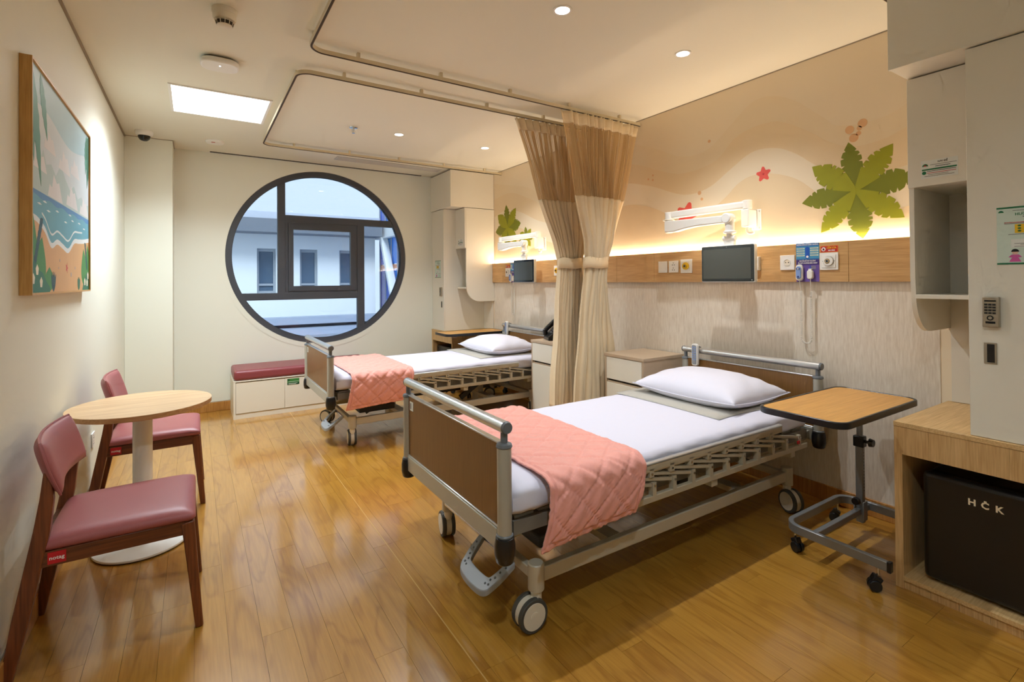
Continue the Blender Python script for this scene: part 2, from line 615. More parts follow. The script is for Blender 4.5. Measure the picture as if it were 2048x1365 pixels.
_tc = {}
def text_mesh(s, size, mat, align='CENTER', thick=0.0, bold=0.0):
    """flat lettering as a mesh in the XY plane"""
    cu = bpy.data.curves.new('lettering', 'FONT')
    cu.body = s
    cu.size = size
    cu.align_x = align
    cu.align_y = 'CENTER'
    cu.resolution_u = 2
    cu.extrude = thick
    cu.offset = bold
    ob = bpy.data.objects.new('lettering_tmp', cu)
    COL.objects.link(ob)
    dg = bpy.context.evaluated_depsgraph_get()
    dg.update()
    me = bpy.data.meshes.new_from_object(ob.evaluated_get(dg))
    bpy.data.objects.remove(ob)
    bpy.data.curves.remove(cu)
    me.materials.clear()
    me.materials.append(M[mat])
    me.name = 'lettering'
    return me

# lettering seen from -X on a surface facing -X: reading direction runs towards -Y
ROT_MX = (math.radians(90), 0, math.radians(-90))
ROT_MY = (math.radians(90), 0, 0)

def light(name, kind, parent, loc, energy, col, rot=(0, 0, 0), **kw):
    d = bpy.data.lights.new(name, kind)
    d.energy = energy
    d.color = col
    for k, v in kw.items():
        setattr(d, k, v)
    o = bpy.data.objects.new(name, d)
    COL.objects.link(o)
    o.parent = parent
    o.location = loc
    o.rotation_euler = rot
    return o

def arc(cx, cy, r, a0, a1, n):
    return [(cx + r * math.cos(math.radians(a0 + (a1 - a0) * i / n)), cy + r * math.sin(math.radians(a0 + (a1 - a0) * i / n))) for i in range(n + 1)]

def rrect(x0, x1, y0, y1, r, n=6):
    return arc(x1 - r, y1 - r, r, 0, 90, n) + arc(x0 + r, y1 - r, r, 90, 180, n) + arc(x0 + r, y0 + r, r, 180, 270, n) + arc(x1 - r, y0 + r, r, 270, 360, n)

def catmull(pts, n=8):
    out = []
    m = len(pts)
    for i in range(m - 1):
        p0, p1, p2, p3 = pts[max(i - 1, 0)], pts[i], pts[i + 1], pts[min(i + 2, m - 1)]
        for k in range(n):
            t = k / n
            out.append(tuple(0.5 * ((2 * b) + (-a + c) * t + (2 * a - 5 * b + 4 * c - d) * t * t + (-a + 3 * b - 3 * c + d) * t ** 3)
                             for a, b, c, d in zip(p0, p1, p2, p3)))
    out.append(tuple(pts[-1]))
    return out

def clip_half(poly, a, b, c):
    """keep the part of a polygon with a*x+b*y<=c"""
    out = []
    for i in range(len(poly)):
        p, q = poly[i], poly[(i + 1) % len(poly)]
        dp, dq = a * p[0] + b * p[1] - c, a * q[0] + b * q[1] - c
        if dp <= 0:
            out.append(p)
        if dp * dq < 0:
            t = dp / (dp - dq)
            out.append((p[0] + (q[0] - p[0]) * t, p[1] + (q[1] - p[1]) * t))
    return out

def clip_rect(poly, x0, x1, y0, y1):
    for h in ((-1, 0, -x0), (1, 0, x1), (0, -1, -y0), (0, 1, y1)):
        poly = clip_half(poly, *h)
    return poly

# ================================================================== THE SETTING
# ---- floor: a base and planks 10.5 cm wide laid along the room
floor = struct(box(XL - 0.1, XR + 0.1, YF - 0.1, YB + 0.2, -0.1, -0.005).build('floor', 'floor_base'))
PW, PL = 0.105, 0.96
_plank_full = None
row = 0
x = XL
def plank_mesh(w, l):
    g = 0.0004
    return box(g, w - g, g, l - g, -0.008, 0).mesh('plank', 'floor', smooth=False)
_pm = {}
while x < XR - 1e-4:
    w = min(PW, XR - x)
    y = YF - random.choice((0.12, 0.31, 0.5, 0.67, 0.83))
    while y < YB - 1e-4:
        y0, y1 = max(y, YF), min(y + PL, YB)
        if y1 - y0 > 0.02:
            key = (round(w, 3), round(y1 - y0, 3))
            if key not in _pm:
                _pm[key] = plank_mesh(*key)
            link('plank', _pm[key], floor, (x, y0, 0))
        y += PL
    x += PW
    row += 1
# welded seam of the floor covering along the foot of the beds
struct(box(0.795, 0.799, YF + 0.05, YB - 0.02, -0.002, 0.0006).build('floor_seam', plain('weld_thread', srgb(196, 156, 92), 0.3))).parent = floor

ceiling = struct(box(XL - 0.1, XR + 0.1, YF - 0.1, YB + 0.2, ZC, ZC + 0.12).build('ceiling', 'ceil'))
wall_left = struct(box(XL - 0.1, XL, YF - 0.1, YB + 0.2, 0, ZC).build('wall_left', 'paint'))
wall_rear = struct(box(XL, XR, YF - 0.1, YF, 0, ZC).build('wall_rear', 'paint'))
wall_right = struct(box(XR, XR + 0.1, YF - 0.1, YB + 0.2, 0, ZC).build('wall_right', 'mural0'))
struct(box(XL, COLX, COLY, YB, 0, ZC).build('wall_column', 'paint', bevel=0.003))

# ---- window wall with the round opening
WX, WZ, WR = 1.228, 1.58, 0.966
def window_wall():
    mb = MB()
    x0, x1, z0, z1 = XL, XR, 0.0, ZC
    angs = [2 * math.pi * i / 120 for i in range(120)]
    angs += [math.atan2(cz - WZ, cx - WX) % (2 * math.pi) for cx in (x0, x1) for cz in (z0, z1)]
    angs = sorted(set(round(a, 6) for a in angs))
    inner, outer = [], []
    for a in angs:
        c, s = math.cos(a), math.sin(a)
        inner.append((WX + WR * c, WZ + WR * s))
        t = 1e9
        if c > 1e-9: t = min(t, (x1 - WX) / c)
        if c < -1e-9: t = min(t, (x0 - WX) / c)
        if s > 1e-9: t = min(t, (z1 - WZ) / s)
        if s < -1e-9: t = min(t, (z0 - WZ) / s)
        outer.append((WX + t * c, WZ + t * s))
    n = len(angs)
    vs = []
    for yy in (YB, YB + 0.2):
        vs += [(p[0], yy, p[1]) for p in inner] + [(p[0], yy, p[1]) for p in outer]
    fs = []
    for i in range(n):
        j = (i + 1) % n
        fs.append((i, j, n + j, n + i))
        fs.append((2 * n + i, 3 * n + i, 3 * n + j, 2 * n + j))
        fs.append((i, 2 * n + i, 2 * n + j, j))
        fs.append((n + i, n + j, 3 * n + j, 3 * n + i))
    return mb.add(vs, fs)
wall_back = struct(window_wall().build('wall_back', 'paint', ang=25))

def annulus(r0, r1, y0, y1, n=96):
    mb = MB()
    vs, fs = [], []
    for i in range(n):
        t = 2 * math.pi * i / n
        c, s = math.cos(t), math.sin(t)
        for r, yy in ((r0, y0), (r1, y0), (r1, y1), (r0, y1)):
            vs.append((WX + r * c, yy, WZ + r * s))
    for i in range(n):
        j = (i + 1) % n
        for k in range(4):
            l = (k + 1) % 4
            fs.append((4 * i + k, 4 * i + l, 4 * j + l, 4 * j + k))
    return mb.add(vs, fs)
annulus(WR + 0.0005, WR + 0.05, YB - 0.003, YB + 0.001).build('window_trim', 'paint', wall_back, ang=25)

win = struct(thing('window_1', 'large round window with graphite frame divided into five panes', 'window'))
del win['category']
FR0 = 0.908
annulus(FR0, WR - 0.001, YB + 0.012, YB + 0.085).build('window_frame', 'wframe', win, ang=25)
annulus(FR0 - 0.004, FR0 + 0.004, YB + 0.03, YB + 0.06).build('gasket', 'gasket', win, ang=25)
def chord_x(z): return math.sqrt(max(0, (FR0 + 0.02) ** 2 - (z - WZ) ** 2))
def chord_z(xx): return math.sqrt(max(0, (FR0 + 0.02) ** 2 - (xx - WX) ** 2))
BX0, BX1, BX2, BX3 = 0.758, 0.834, 1.612, 1.692
BZ0, BZ1, BZ2, BZ3 = 1.110, 1.186, 1.961, 2.038
y0, y1 = YB + 0.016, YB + 0.078
box(BX0, BX1, y0, y1, BZ0, WZ + chord_z((BX0 + BX1) / 2)).build('mullion', 'wframe', win, bevel=0.003)
box(BX2, BX3, y0, y1, WZ - chord_z((BX2 + BX3) / 2), BZ3).build('mullion', 'wframe', win, bevel=0.003)
box(BX1, WX + chord_x(2.0), y0 + 0.0005, y1, BZ2, BZ3).build('transom', 'wframe', win, bevel=0.003)
box(WX - chord_x(1.15), BX2, y0 + 0.0005, y1, BZ0, BZ1).build('transom', 'wframe', win, bevel=0.003)
sash = MB()
for a in ((0.862, 1.595, 1.204, 1.259), (0.862, 1.595, 1.882, 1.941), (0.862, 0.914, 1.259, 1.882), (1.533, 1.595, 1.259, 1.882)):
    sash.box(a[0], a[1], y0 - 0.008, y1 - 0.01, a[2], a[3])
sash.build('sash', 'wframe', win)
for a in ((BX1, 0.862, BZ1, BZ2), (1.595, BX2, BZ1, BZ2), (0.862, 1.595, BZ1, 1.204), (0.862, 1.595, 1.941, BZ2)):
    box(a[0] + 0.0006, a[1] - 0.0022, y0 + 0.003, y1 - 0.01, a[2] + 0.0006, a[3] - 0.0006).build('sash_rebate', 'wframe', win)
circ = [(WX + FR0 * math.cos(2 * math.pi * i / 96), WZ + FR0 * math.sin(2 * math.pi * i / 96)) for i in range(96)]
for r in ((0, BX0, BZ1, 3), (BX1, 3, BZ3, 3), (BX3, 3, 0, BZ2), (0, BX2, 0, BZ0), (0.914, 1.533, 1.259, 1.882)):
    MB().prism(clip_rect(circ, *r), 'xz', YB + 0.048, YB + 0.052).build('pane', 'glass', win, smooth=False)

# ---- right wall: wallpaper below, printed mural above
box(XR - 0.003, XR, 0.94, 5.29, 0.0, 1.285).build('wallpaper', 'vinyl', wall_right)
def band(name, top, bot, mat, dep):
    """a printed band between two curves y -> z on the right wall"""
    T, B = catmull(top, 8), catmull(bot, 8)
    def at(c, yv):
        for (a, za), (b, zb) in zip(c, c[1:]):
            if a <= yv <= b:
                return za + (zb - za) * (yv - a) / max(b - a, 1e-6)
        return c[0][1] if yv < c[0][0] else c[-1][1]
    n = 130
    ys = [0.92 + (5.28 - 0.92) * i / n for i in range(n + 1)]
    out = [(yv, max(at(B, yv), 1.512)) for yv in ys] + [(yv, max(at(T, yv), 1.513)) for yv in reversed(ys)]
    return MB().prism(out, 'yz', XR - dep, XR + 0.001).build(name, mat, wall_right, smooth=False)
A_ = [(0.9, 2.14), (1.064, 2.086), (1.169, 2.047), (1.309, 2.04), (1.438, 2.096), (1.586, 2.211), (1.776, 2.308), (2.021, 2.275), (2.193, 2.141), (2.47, 2.104), (2.7, 2.17), (2.959, 2.269), (3.3, 2.30), (3.7, 2.15), (4.1, 2.06), (4.5, 2.20), (4.9, 2.33), (5.3, 2.30)]
B_ = [(0.9, 1.93), (1.1, 1.88), (1.25, 1.86), (1.386, 1.889), (1.529, 1.986), (1.631, 2.07), (1.759, 2.135), (1.917, 2.142), (2.079, 2.056), (2.255, 1.958), (2.472, 1.943), (2.802, 2.064), (3.131, 2.131), (3.5, 2.05), (3.9, 1.88), (4.3, 1.93), (4.7, 2.08), (5.0, 2.14), (5.3, 2.08)]
C_ = [(0.9, 1.70), (1.2, 1.66), (1.4, 1.70), (1.523, 1.822), (1.633, 1.916), (1.78, 1.975), (1.919, 1.987), (2.025, 1.946), (2.115, 1.869), (2.3, 1.76), (2.45, 1.74), (2.57, 1.787), (2.728, 1.864), (2.914, 1.924), (3.134, 1.934), (3.5, 1.85), (3.9, 1.68), (4.3, 1.74), (4.7, 1.9), (5.0, 1.95), (5.3, 1.9)]
F_ = [(0.9, 2.30), (1.15, 2.17), (1.383, 2.175), (1.461, 2.239), (1.628, 2.394), (1.774, 2.472), (1.913, 2.473), (2.075, 2.36), (2.251, 2.238), (2.468, 2.231), (2.722, 2.345), (3.0, 2.45), (3.4, 2.47), (3.8, 2.3), (4.2, 2.2), (4.6, 2.35), (5.3, 2.5)]
D_ = [(0.9, 1.52), (5.3, 1.52)]
band('mural_wave', F_, A_, plain('mural_faint', srgb(234, 215, 182), 0.62, var=0.02, bump=0.12, bscale=60, stretch=(1, 0.15, 1)), 0.0006)
band('mural_wave', A_, B_, 'mural1', 0.0010)
band('mural_wave', B_, C_, 'mural2', 0.0006)
band('mural_wave', C_, D_, 'mural1', 0.0010)

def palm_leaf(c, tip, wid, mat, dep, nn=3, seed=0):
    rnd = random.Random(seed)
    cx, cz = c
    dx, dz = tip[0] - cx, tip[1] - cz
    ln = math.hypot(dx, dz)
    ux, uz = dx / ln, dz / ln
    def lw(t):
        if t < 0.42:
            return 0.12 + 0.88 * (t / 0.42) ** 0.9
        if t < 0.66:
            return 1.0
        return max(0.0, (1 - ((t - 0.66) / 0.34) ** 1.35))
    def side(sg):
        pts = []
        n = 22
        cuts = [0.38 + 0.52 * (k + rnd.uniform(0.15, 0.6)) / nn for k in range(nn)]
        for i in range(1, n):
            t = i / n
            w = wid * lw(t)
            pts.append((t, w * sg))
            for q in cuts:
                if t <= q < (i + 1) / n:
                    wq = wid * lw(q)
                    pts.append((q - 0.012, wq * 0.66 * sg))
                    pts.append((q + 0.040, wid * lw(q + 0.04) * sg))
        pts.sort(key=lambda p: p[0])
        return pts
    L, Rr = side(1), side(-1)
    ol = [(0, 0)] + L + [(1, 0)] + Rr[::-1]
    out = [(cx + ux * ln * t - uz * w, cz + uz * ln * t + ux * w) for t, w in ol]
    out = [(a, max(b, 1.512)) for a, b in out]
    return MB().prism(out, 'yz', XR - dep, XR + 0.001).build('palm_leaf', mat, wall_right, smooth=False)
def palm(c, tips, wid, s):
    for k, t in enumerate(tips):
        palm_leaf(c, t, wid * (0.9 + 0.2 * ((k * 37) % 5) / 5), 'leaf_a' if k % 2 == 0 else 'leaf_b', 0.0014 + 0.0003 * (k // 2) + (0.0014 if k % 2 else 0), 4, s + k)
palm((1.305, 1.792), [(1.339, 2.07), (1.126, 2.013), (1.02, 1.83), (1.079, 1.615), (1.272, 1.517), (1.489, 1.57), (1.597, 1.758), (1.535, 1.969)], 0.060, 1)
palm((4.975, 1.925), [(5.006, 2.202), (4.795, 2.139), (4.697, 1.956), (4.786, 1.75), (4.987, 1.68), (5.149, 1.712), (5.25, 1.897), (5.195, 2.101)], 0.066, 20)
palm((4.58, 1.775), [(4.604, 1.905), (4.492, 1.872), (4.435, 1.79), (4.50, 1.68), (4.60, 1.63), (4.679, 1.628), (4.741, 1.735), (4.708, 1.845)], 0.034, 40)
def starfish(cy, cz, r, rot, dep=0.0022):
    out = []
    for k in range(5):
        a = rot + 2 * math.pi * k / 5
        out += [(cy + r * math.cos(a + d) * q, cz + r * math.sin(a + d) * q) for d, q in ((-0.16, 0.94), (0, 1.0), (0.16, 0.94), (math.pi / 5, 0.57))]
    s = MB().prism(out, 'yz', XR - dep, XR + 0.001).build('starfish_print', 'star', wall_right, smooth=False)
    MB().prism([(cy + 0.14 * r * math.cos(t), cz + 0.14 * r * math.sin(t)) for t in [i * math.pi / 5 for i in range(10)]], 'yz', XR - dep - 0.0004, XR).build('starfish_spot', 'star_d', s, smooth=False)
starfish(1.838, 1.982, 0.05, 1.5)
starfish(2.44, 1.785, 0.098, 1.9)
for (yy, zz, r) in ((1.267, 2.16, 0.024), (1.283, 2.136, 0.013), (1.332, 2.139, 0.023), (1.287, 2.108, 0.013), (1.311, 2.088, 0.024), (2.239, 2.293, 0.011), (2.325, 1.934, 0.015), (2.305, 1.886, 0.011), (2.763, 2.105, 0.009), (2.809, 2.119, 0.009), (2.761, 2.143, 0.009)):
    MB().prism([(yy + r * math.cos(i * math.pi / 8), zz + r * math.sin(i * math.pi / 8)) for i in range(16)], 'yz', XR - 0.002, XR + 0.001).build('sand_spot', 'mural3', wall_right, smooth=False)

# ---- oak headwall strip: boards butted end to end, with the led ledge on top
strip = thing('headwall_panel', 'long oak service strip along the mural wall above both beds', 'wall panel')
PX, SZ0, SZ1 = 3.09, 1.28, 1.51
ys = [0.92, 1.333, 2.732, 3.15, 3.62, 4.0, 5.05, 5.29]
for a, b in zip(ys, ys[1:]):
    box(PX, XR - 0.012, a + 0.0008, b - 0.0008, SZ0, SZ1).build('board', 'strip', strip, bevel=0.0008, seg=1)
box(XR - 0.012, XR - 0.0035, 0.92, 5.29, SZ0, SZ1 - 0.012).build('backing', 'gapdark', strip)
led = thing('led_strip', 'warm led strip glowing along the top of the oak headwall', 'light', (XR - 0.008, 3.1, SZ1 - 0.010))
box(-0.0035, 0.0035, -2.18, 2.18, -0.002, 0.001).build('led_tape', 'strip_on', led)
for yy, ln in ((-1.09, 2.17), (1.09, 2.17)):
    light('led_light', 'AREA', led, (-0.004, yy, 0.012), P_LED / 2, C_LED, (math.radians(180), math.radians(LED_TILT), 0), shape='RECTANGLE', size=0.012, size_y=ln)

# ---- baseboards: coved vinyl with a darker cap line
def baseboard(name, x0, x1, y0, y1):
    o = struct(box(x0, x1, y0, y1, 0.0, 0.092).build(name, 'base', bevel=0.003))
    return o
baseboard('baseboard_left', XL, XL + 0.012, YF, COLY)
baseboard('baseboard_back', COLX, XR, YB - 0.012, YB)
baseboard('baseboard_column', XL + 0.012, COLX + 0.012, COLY - 0.012, COLY)
baseboard('baseboard_column_side', COLX, COLX + 0.012, COLY, YB - 0.012)
baseboard('baseboard_right', XR - 0.015, XR - 0.003, 0.94, 5.28)
M['capgrey'] = plain('trim_grey', srgb(150, 138, 120), 0.6)
struct(box(XL, XL + 0.004, YF, COLY, 0.092, 0.097).build('trim_1', 'capgrey'))
struct(box(COLX, XR, YB - 0.004, YB, 0.092, 0.097).build('trim_2', 'capgrey'))
struct(box(XL, XL + 0.010, YF, COLY, ZC - 0.014, ZC).build('trim_3', 'capgrey'))
struct(box(COLX, COLX + 0.006, COLY, YB, ZC - 0.010, ZC).build('trim_4', 'capgrey'))
struct(box(XR - 0.004, XR, 0.92, 5.28, ZC - 0.006, ZC).build('trim_5', 'capgrey'))
struct(box(XL, COLX, COLY - 0.004, COLY, ZC - 0.005, ZC).build('trim_6', 'capgrey'))

# ================================================================== CEILING
def downlight(x, y, label, power, group, col=C_DOWN, cone=122, blend=1.0):
    t = thing('downlight', label, 'light', (x, y, ZC), 0, group)
    MB().lathe([(0.036, -0.004), (0.046, -0.004), (0.047, -0.001), (0.047, 0.0), (0.036, 0.0)], seg=32, ring=True).build('trim_ring', 'white', t)
    MB().lathe([(0.0365, 0.0), (0.0365, -0.0022), (0.001, -0.0022)], seg=32).build('lens', 'led_on', t)
    light('lamp', 'SPOT', t, (0, 0, -0.012), power, col, (0, 0, 0), spot_size=math.radians(cone), spot_blend=blend, shadow_soft_size=0.02)
    return t
downlight(1.52, 1.905, 'round recessed downlight above the near bed, nearer the camera-left of the pair', P_DOWN, 'downlights over the near bed')['label'] = 'bigger recessed downlight at the top edge, above the foot of the near bed'
downlight(2.413, 1.902, 'recessed downlight above the pillow of the near bed, beside the mural wall', P_DOWN, 'downlights over the near bed')
downlight(1.55, 4.302, 'recessed downlight above the foot of the far bed, beside the sprinkler', P_DOWN, 'downlights over the far bed')
downlight(2.436, 4.30, 'recessed downlight above the pillow of the far bed, left of the curtains', P_DOWN, 'downlights over the far bed')
downlight(0.35, 0.15, 'recessed downlight over the entrance end behind the camera, left one', P_ENTRY, 'downlights of the entrance end', C_PANEL, 150, 0.7)
downlight(1.75, -0.55, 'recessed downlight over the entrance end behind the camera, right one', P_ENTRY * 0.15, 'downlights of the entrance end', C_PANEL, 150, 0.7)

pn = thing('ceiling_panel_light', 'square white led panel glowing in the ceiling over the round table', 'light', (0.165, 4.28, ZC))
fr = MB()
for a in ((-0.315, 0.315, -0.315, -0.297), (-0.315, 0.315, 0.297, 0.315), (-0.315, -0.297, -0.297, 0.297), (0.297, 0.315, -0.297, 0.297)):
    fr.box(a[0], a[1], a[2], a[3], -0.008, 0)
fr.build('panel_frame', 'white', pn)
box(-0.297, 0.297, -0.297, 0.297, -0.005, 0).build('diffuser', 'panel_on', pn)
light('panel_lamp', 'AREA', pn, (0, 0, -0.012), P_PANEL, C_PANEL, (0, 0, 0), shape='SQUARE', size=0.59, spread=math.radians(138))

sd = thing('smoke_detector', 'round slotted smoke detector on the ceiling at the top edge', 'smoke detector', (0.124, 2.77, ZC))
MB().lathe([(0.055, 0.0), (0.055, -0.0174), (0.052, -0.0232), (0.0, -0.0232)], seg=36).build('mounting_base', 'cream', sd)
MB().lathe([(0.051, -0.0232), (0.051, -0.0435), (0.046, -0.0522), (0.0, -0.0522)], seg=36).build('body', 'cream', sd)
MB().lathe([(0.040, -0.0522), (0.036, -0.0754), (0.0, -0.0754)], seg=36).build('sensing_chamber', 'gapdark', sd)
for k in range(4):
    r = 0.0435 - k * 0.003
    MB().lathe([(r - 0.004, -0.0529 - 0.0045 * k), (r, -0.0529 - 0.0045 * k), (r, -0.0558 - 0.0045 * k), (r - 0.004, -0.0558 - 0.0045 * k)], seg=36, ring=True).build('louvre_ring', 'cream', sd)
for k in range(12):
    a = 2 * math.pi * k / 12
    MB().bar((0.0425 * math.cos(a), 0.0425 * math.sin(a), -0.0522), (0.034 * math.cos(a), 0.034 * math.sin(a), -0.0783), 0.003, 0.003, up=(-math.sin(a), math.cos(a), 0.001)).build('louvre_rib', 'cream', sd)
MB().lathe([(0.034, -0.0747), (0.034, -0.0783), (0.022, -0.0841), (0.0, -0.0841)], seg=36).build('cap', 'cream', sd)

ap = thing('wireless_access_point', 'rounded white wireless access point on the ceiling with a lit dot', 'access point', (0.128, 3.415, ZC))
MB().prism(rrect(-0.07, 0.07, -0.06, 0.06, 0.03), 'xy', -0.012, 0).build('mounting_plate', 'gapdark', ap)
MB().prism(rrect(-0.1, 0.1, -0.085, 0.085, 0.068, 12), 'xy', -0.042, -0.010).build('housing', 'white', ap, bevel=0.01, seg=3)
MB().lathe([(0.004, -0.0435), (0.004, -0.042), (0.0, -0.042)], c=(0.0, -0.02, 0), seg=12).build('status_light', 'dot_on', ap)

cc = thing('security_camera', 'white dome security camera with dark eye in the ceiling corner', 'camera', (-0.37, 5.36, ZC))
MB().lathe([(0.066, 0.0), (0.066, -0.012), (0.062, -0.030), (0.050, -0.040), (0.0, -0.040)], seg=32).build('housing', 'white', cc)
MB().lathe([(0.046, -0.038), (0.044, -0.055), (0.036, -0.070), (0.022, -0.081), (0.0, -0.085)], seg=32).build('dome', 'smoked', cc)
MB().lathe([(0.016, -0.060), (0.016, -0.074), (0.0, -0.076)], c=(0.022, -0.03, 0.002), seg=16).build('lens', 'bezel', cc)

ov = thing('ceiling_sensor', 'flat oval white sensor on the ceiling beside the dark air slot', 'sensor', (0.161, 5.40, ZC))
MB().lathe([(0.078, 0.0), (0.078, -0.008), (0.070, -0.018), (0.0, -0.022)], seg=32).build('cover', 'white', ov)
MB().box(-0.03, 0.0, -0.045, -0.035, -0.0225, -0.018).build('mark', 'rtext', ov)

sp = thing('fire_sprinkler', 'small chrome fire sprinkler hanging from the ceiling above the far bed', 'sprinkler', (1.148, 4.307, ZC))
MB().lathe([(0.036, 0.0), (0.034, -0.006), (0.012, -0.008), (0.0, -0.008)], seg=24).build('escutcheon', 'chrome', sp)
MB().cyl((0, 0, -0.008), (0, 0, -0.026), 0.009, seg=12).cyl((0, 0, -0.026), (0, 0, -0.046), 0.004, seg=10).build('nozzle', 'chrome', sp)
MB().tube([(-0.008, 0, -0.026), (-0.013, 0, -0.036), (-0.006, 0, -0.048), (0.006, 0, -0.048), (0.013, 0, -0.036), (0.008, 0, -0.026)], 0.002, 6).build('yoke', 'chrome', sp)
MB().lathe([(0.014, -0.048), (0.014, -0.050), (0.0, -0.050)], seg=16).build('deflector', 'chrome', sp)

ag = thing('air_grille', 'white slatted air grille in the ceiling above the round window', 'vent', (1.865, 5.45, ZC))
f2 = MB()
for a in ((-0.60, 0.60, -0.075, -0.055), (-0.60, 0.60, 0.055, 0.075), (-0.60, -0.58, -0.055, 0.055), (0.58, 0.60, -0.055, 0.055)):
    f2.box(a[0], a[1], a[2], a[3], -0.008, 0)
f2.build('grille_frame', 'grille', ag)
box(-0.58, 0.58, -0.055, 0.055, -0.002, 0).build('duct_back', 'gapdark', ag)
_sl = MB().bar((-0.58, 0, -0.006), (0.58, 0, -0.006), 0.011, 0.0015, up=(0, 0.5, 0.86)).mesh('slat', 'grille', smooth=False)
for k in range(8):
    link('slat', _sl, ag, (0, -0.049 + k * 0.014, 0))
asl = thing('air_slot', 'narrow dark linear air slot where the ceiling meets the window wall', 'vent', (1.26, 5.845, ZC))
box(-1.13, 1.13, -0.014, 0.012, -0.006, 0).build('slot', 'bezel', asl)
box(-1.14, 1.14, 0.0125, 0.018, -0.010, 0).build('slot_lip', 'white', asl)

# ---- curtain tracks: rounded U of cream rail hung just below the ceiling
def track_path(x0, ya, yb, r=0.085, z=2.585):
    pts = [(XR - 0.004, ya, z)]
    pts += [(x0 + r - r * math.sin(t), ya + r - r * math.cos(t), z) for t in [i * math.pi / 16 for i in range(9)]]
    pts += [(x0 + r - r * math.cos(t), yb - r + r * math.sin(t), z) for t in [i * math.pi / 16 for i in range(9)]]
    pts += [(XR - 0.004, yb, z)]
    return pts
def curtain_track(x0, ya, yb, label, inner):
    t = thing('curtain_track', label, 'curtain rail', (0, 0, 0), 0, 'bed curtain tracks')
    p = track_path(x0, ya, yb)
    MB().sweep(p, [(-0.009, -0.009), (0.009, -0.009), (0.009, 0.013), (-0.009, 0.013)]).build('rail', 'track', t)
    MB().sweep(p, [(-0.005, -0.012), (0.005, -0.012), (0.005, -0.0092), (-0.005, -0.0092)]).build('runner_slot', 'gapdark', t)
    br = []
    k = 0.8
    while k < 2.9:
        br += [((k, ya), (0, -1 if inner else 1)), ((k, yb), (0, 1))]
        k += 0.52
    k = ya + 0.12
    while k < yb:
        br.append(((x0, k), (1, 0)))
        k += (yb - ya - 0.24) / 3.0
    m = MB().box(-0.009, 0.009, -0.012, 0.012, 0.0, 0.027).mesh('bracket', 'track')
    for (bx, by), d in br:
        link('bracket', m, t, (bx + d[0] * 0.012, by, 2.598))
    return t
curtain_track(0.53, 0.985, 2.893, 'cream curtain track on the ceiling around the near bed', False)
curtain_track(0.53, 3.215, 5.105, 'cream curtain track on the ceiling around the far bed', False)

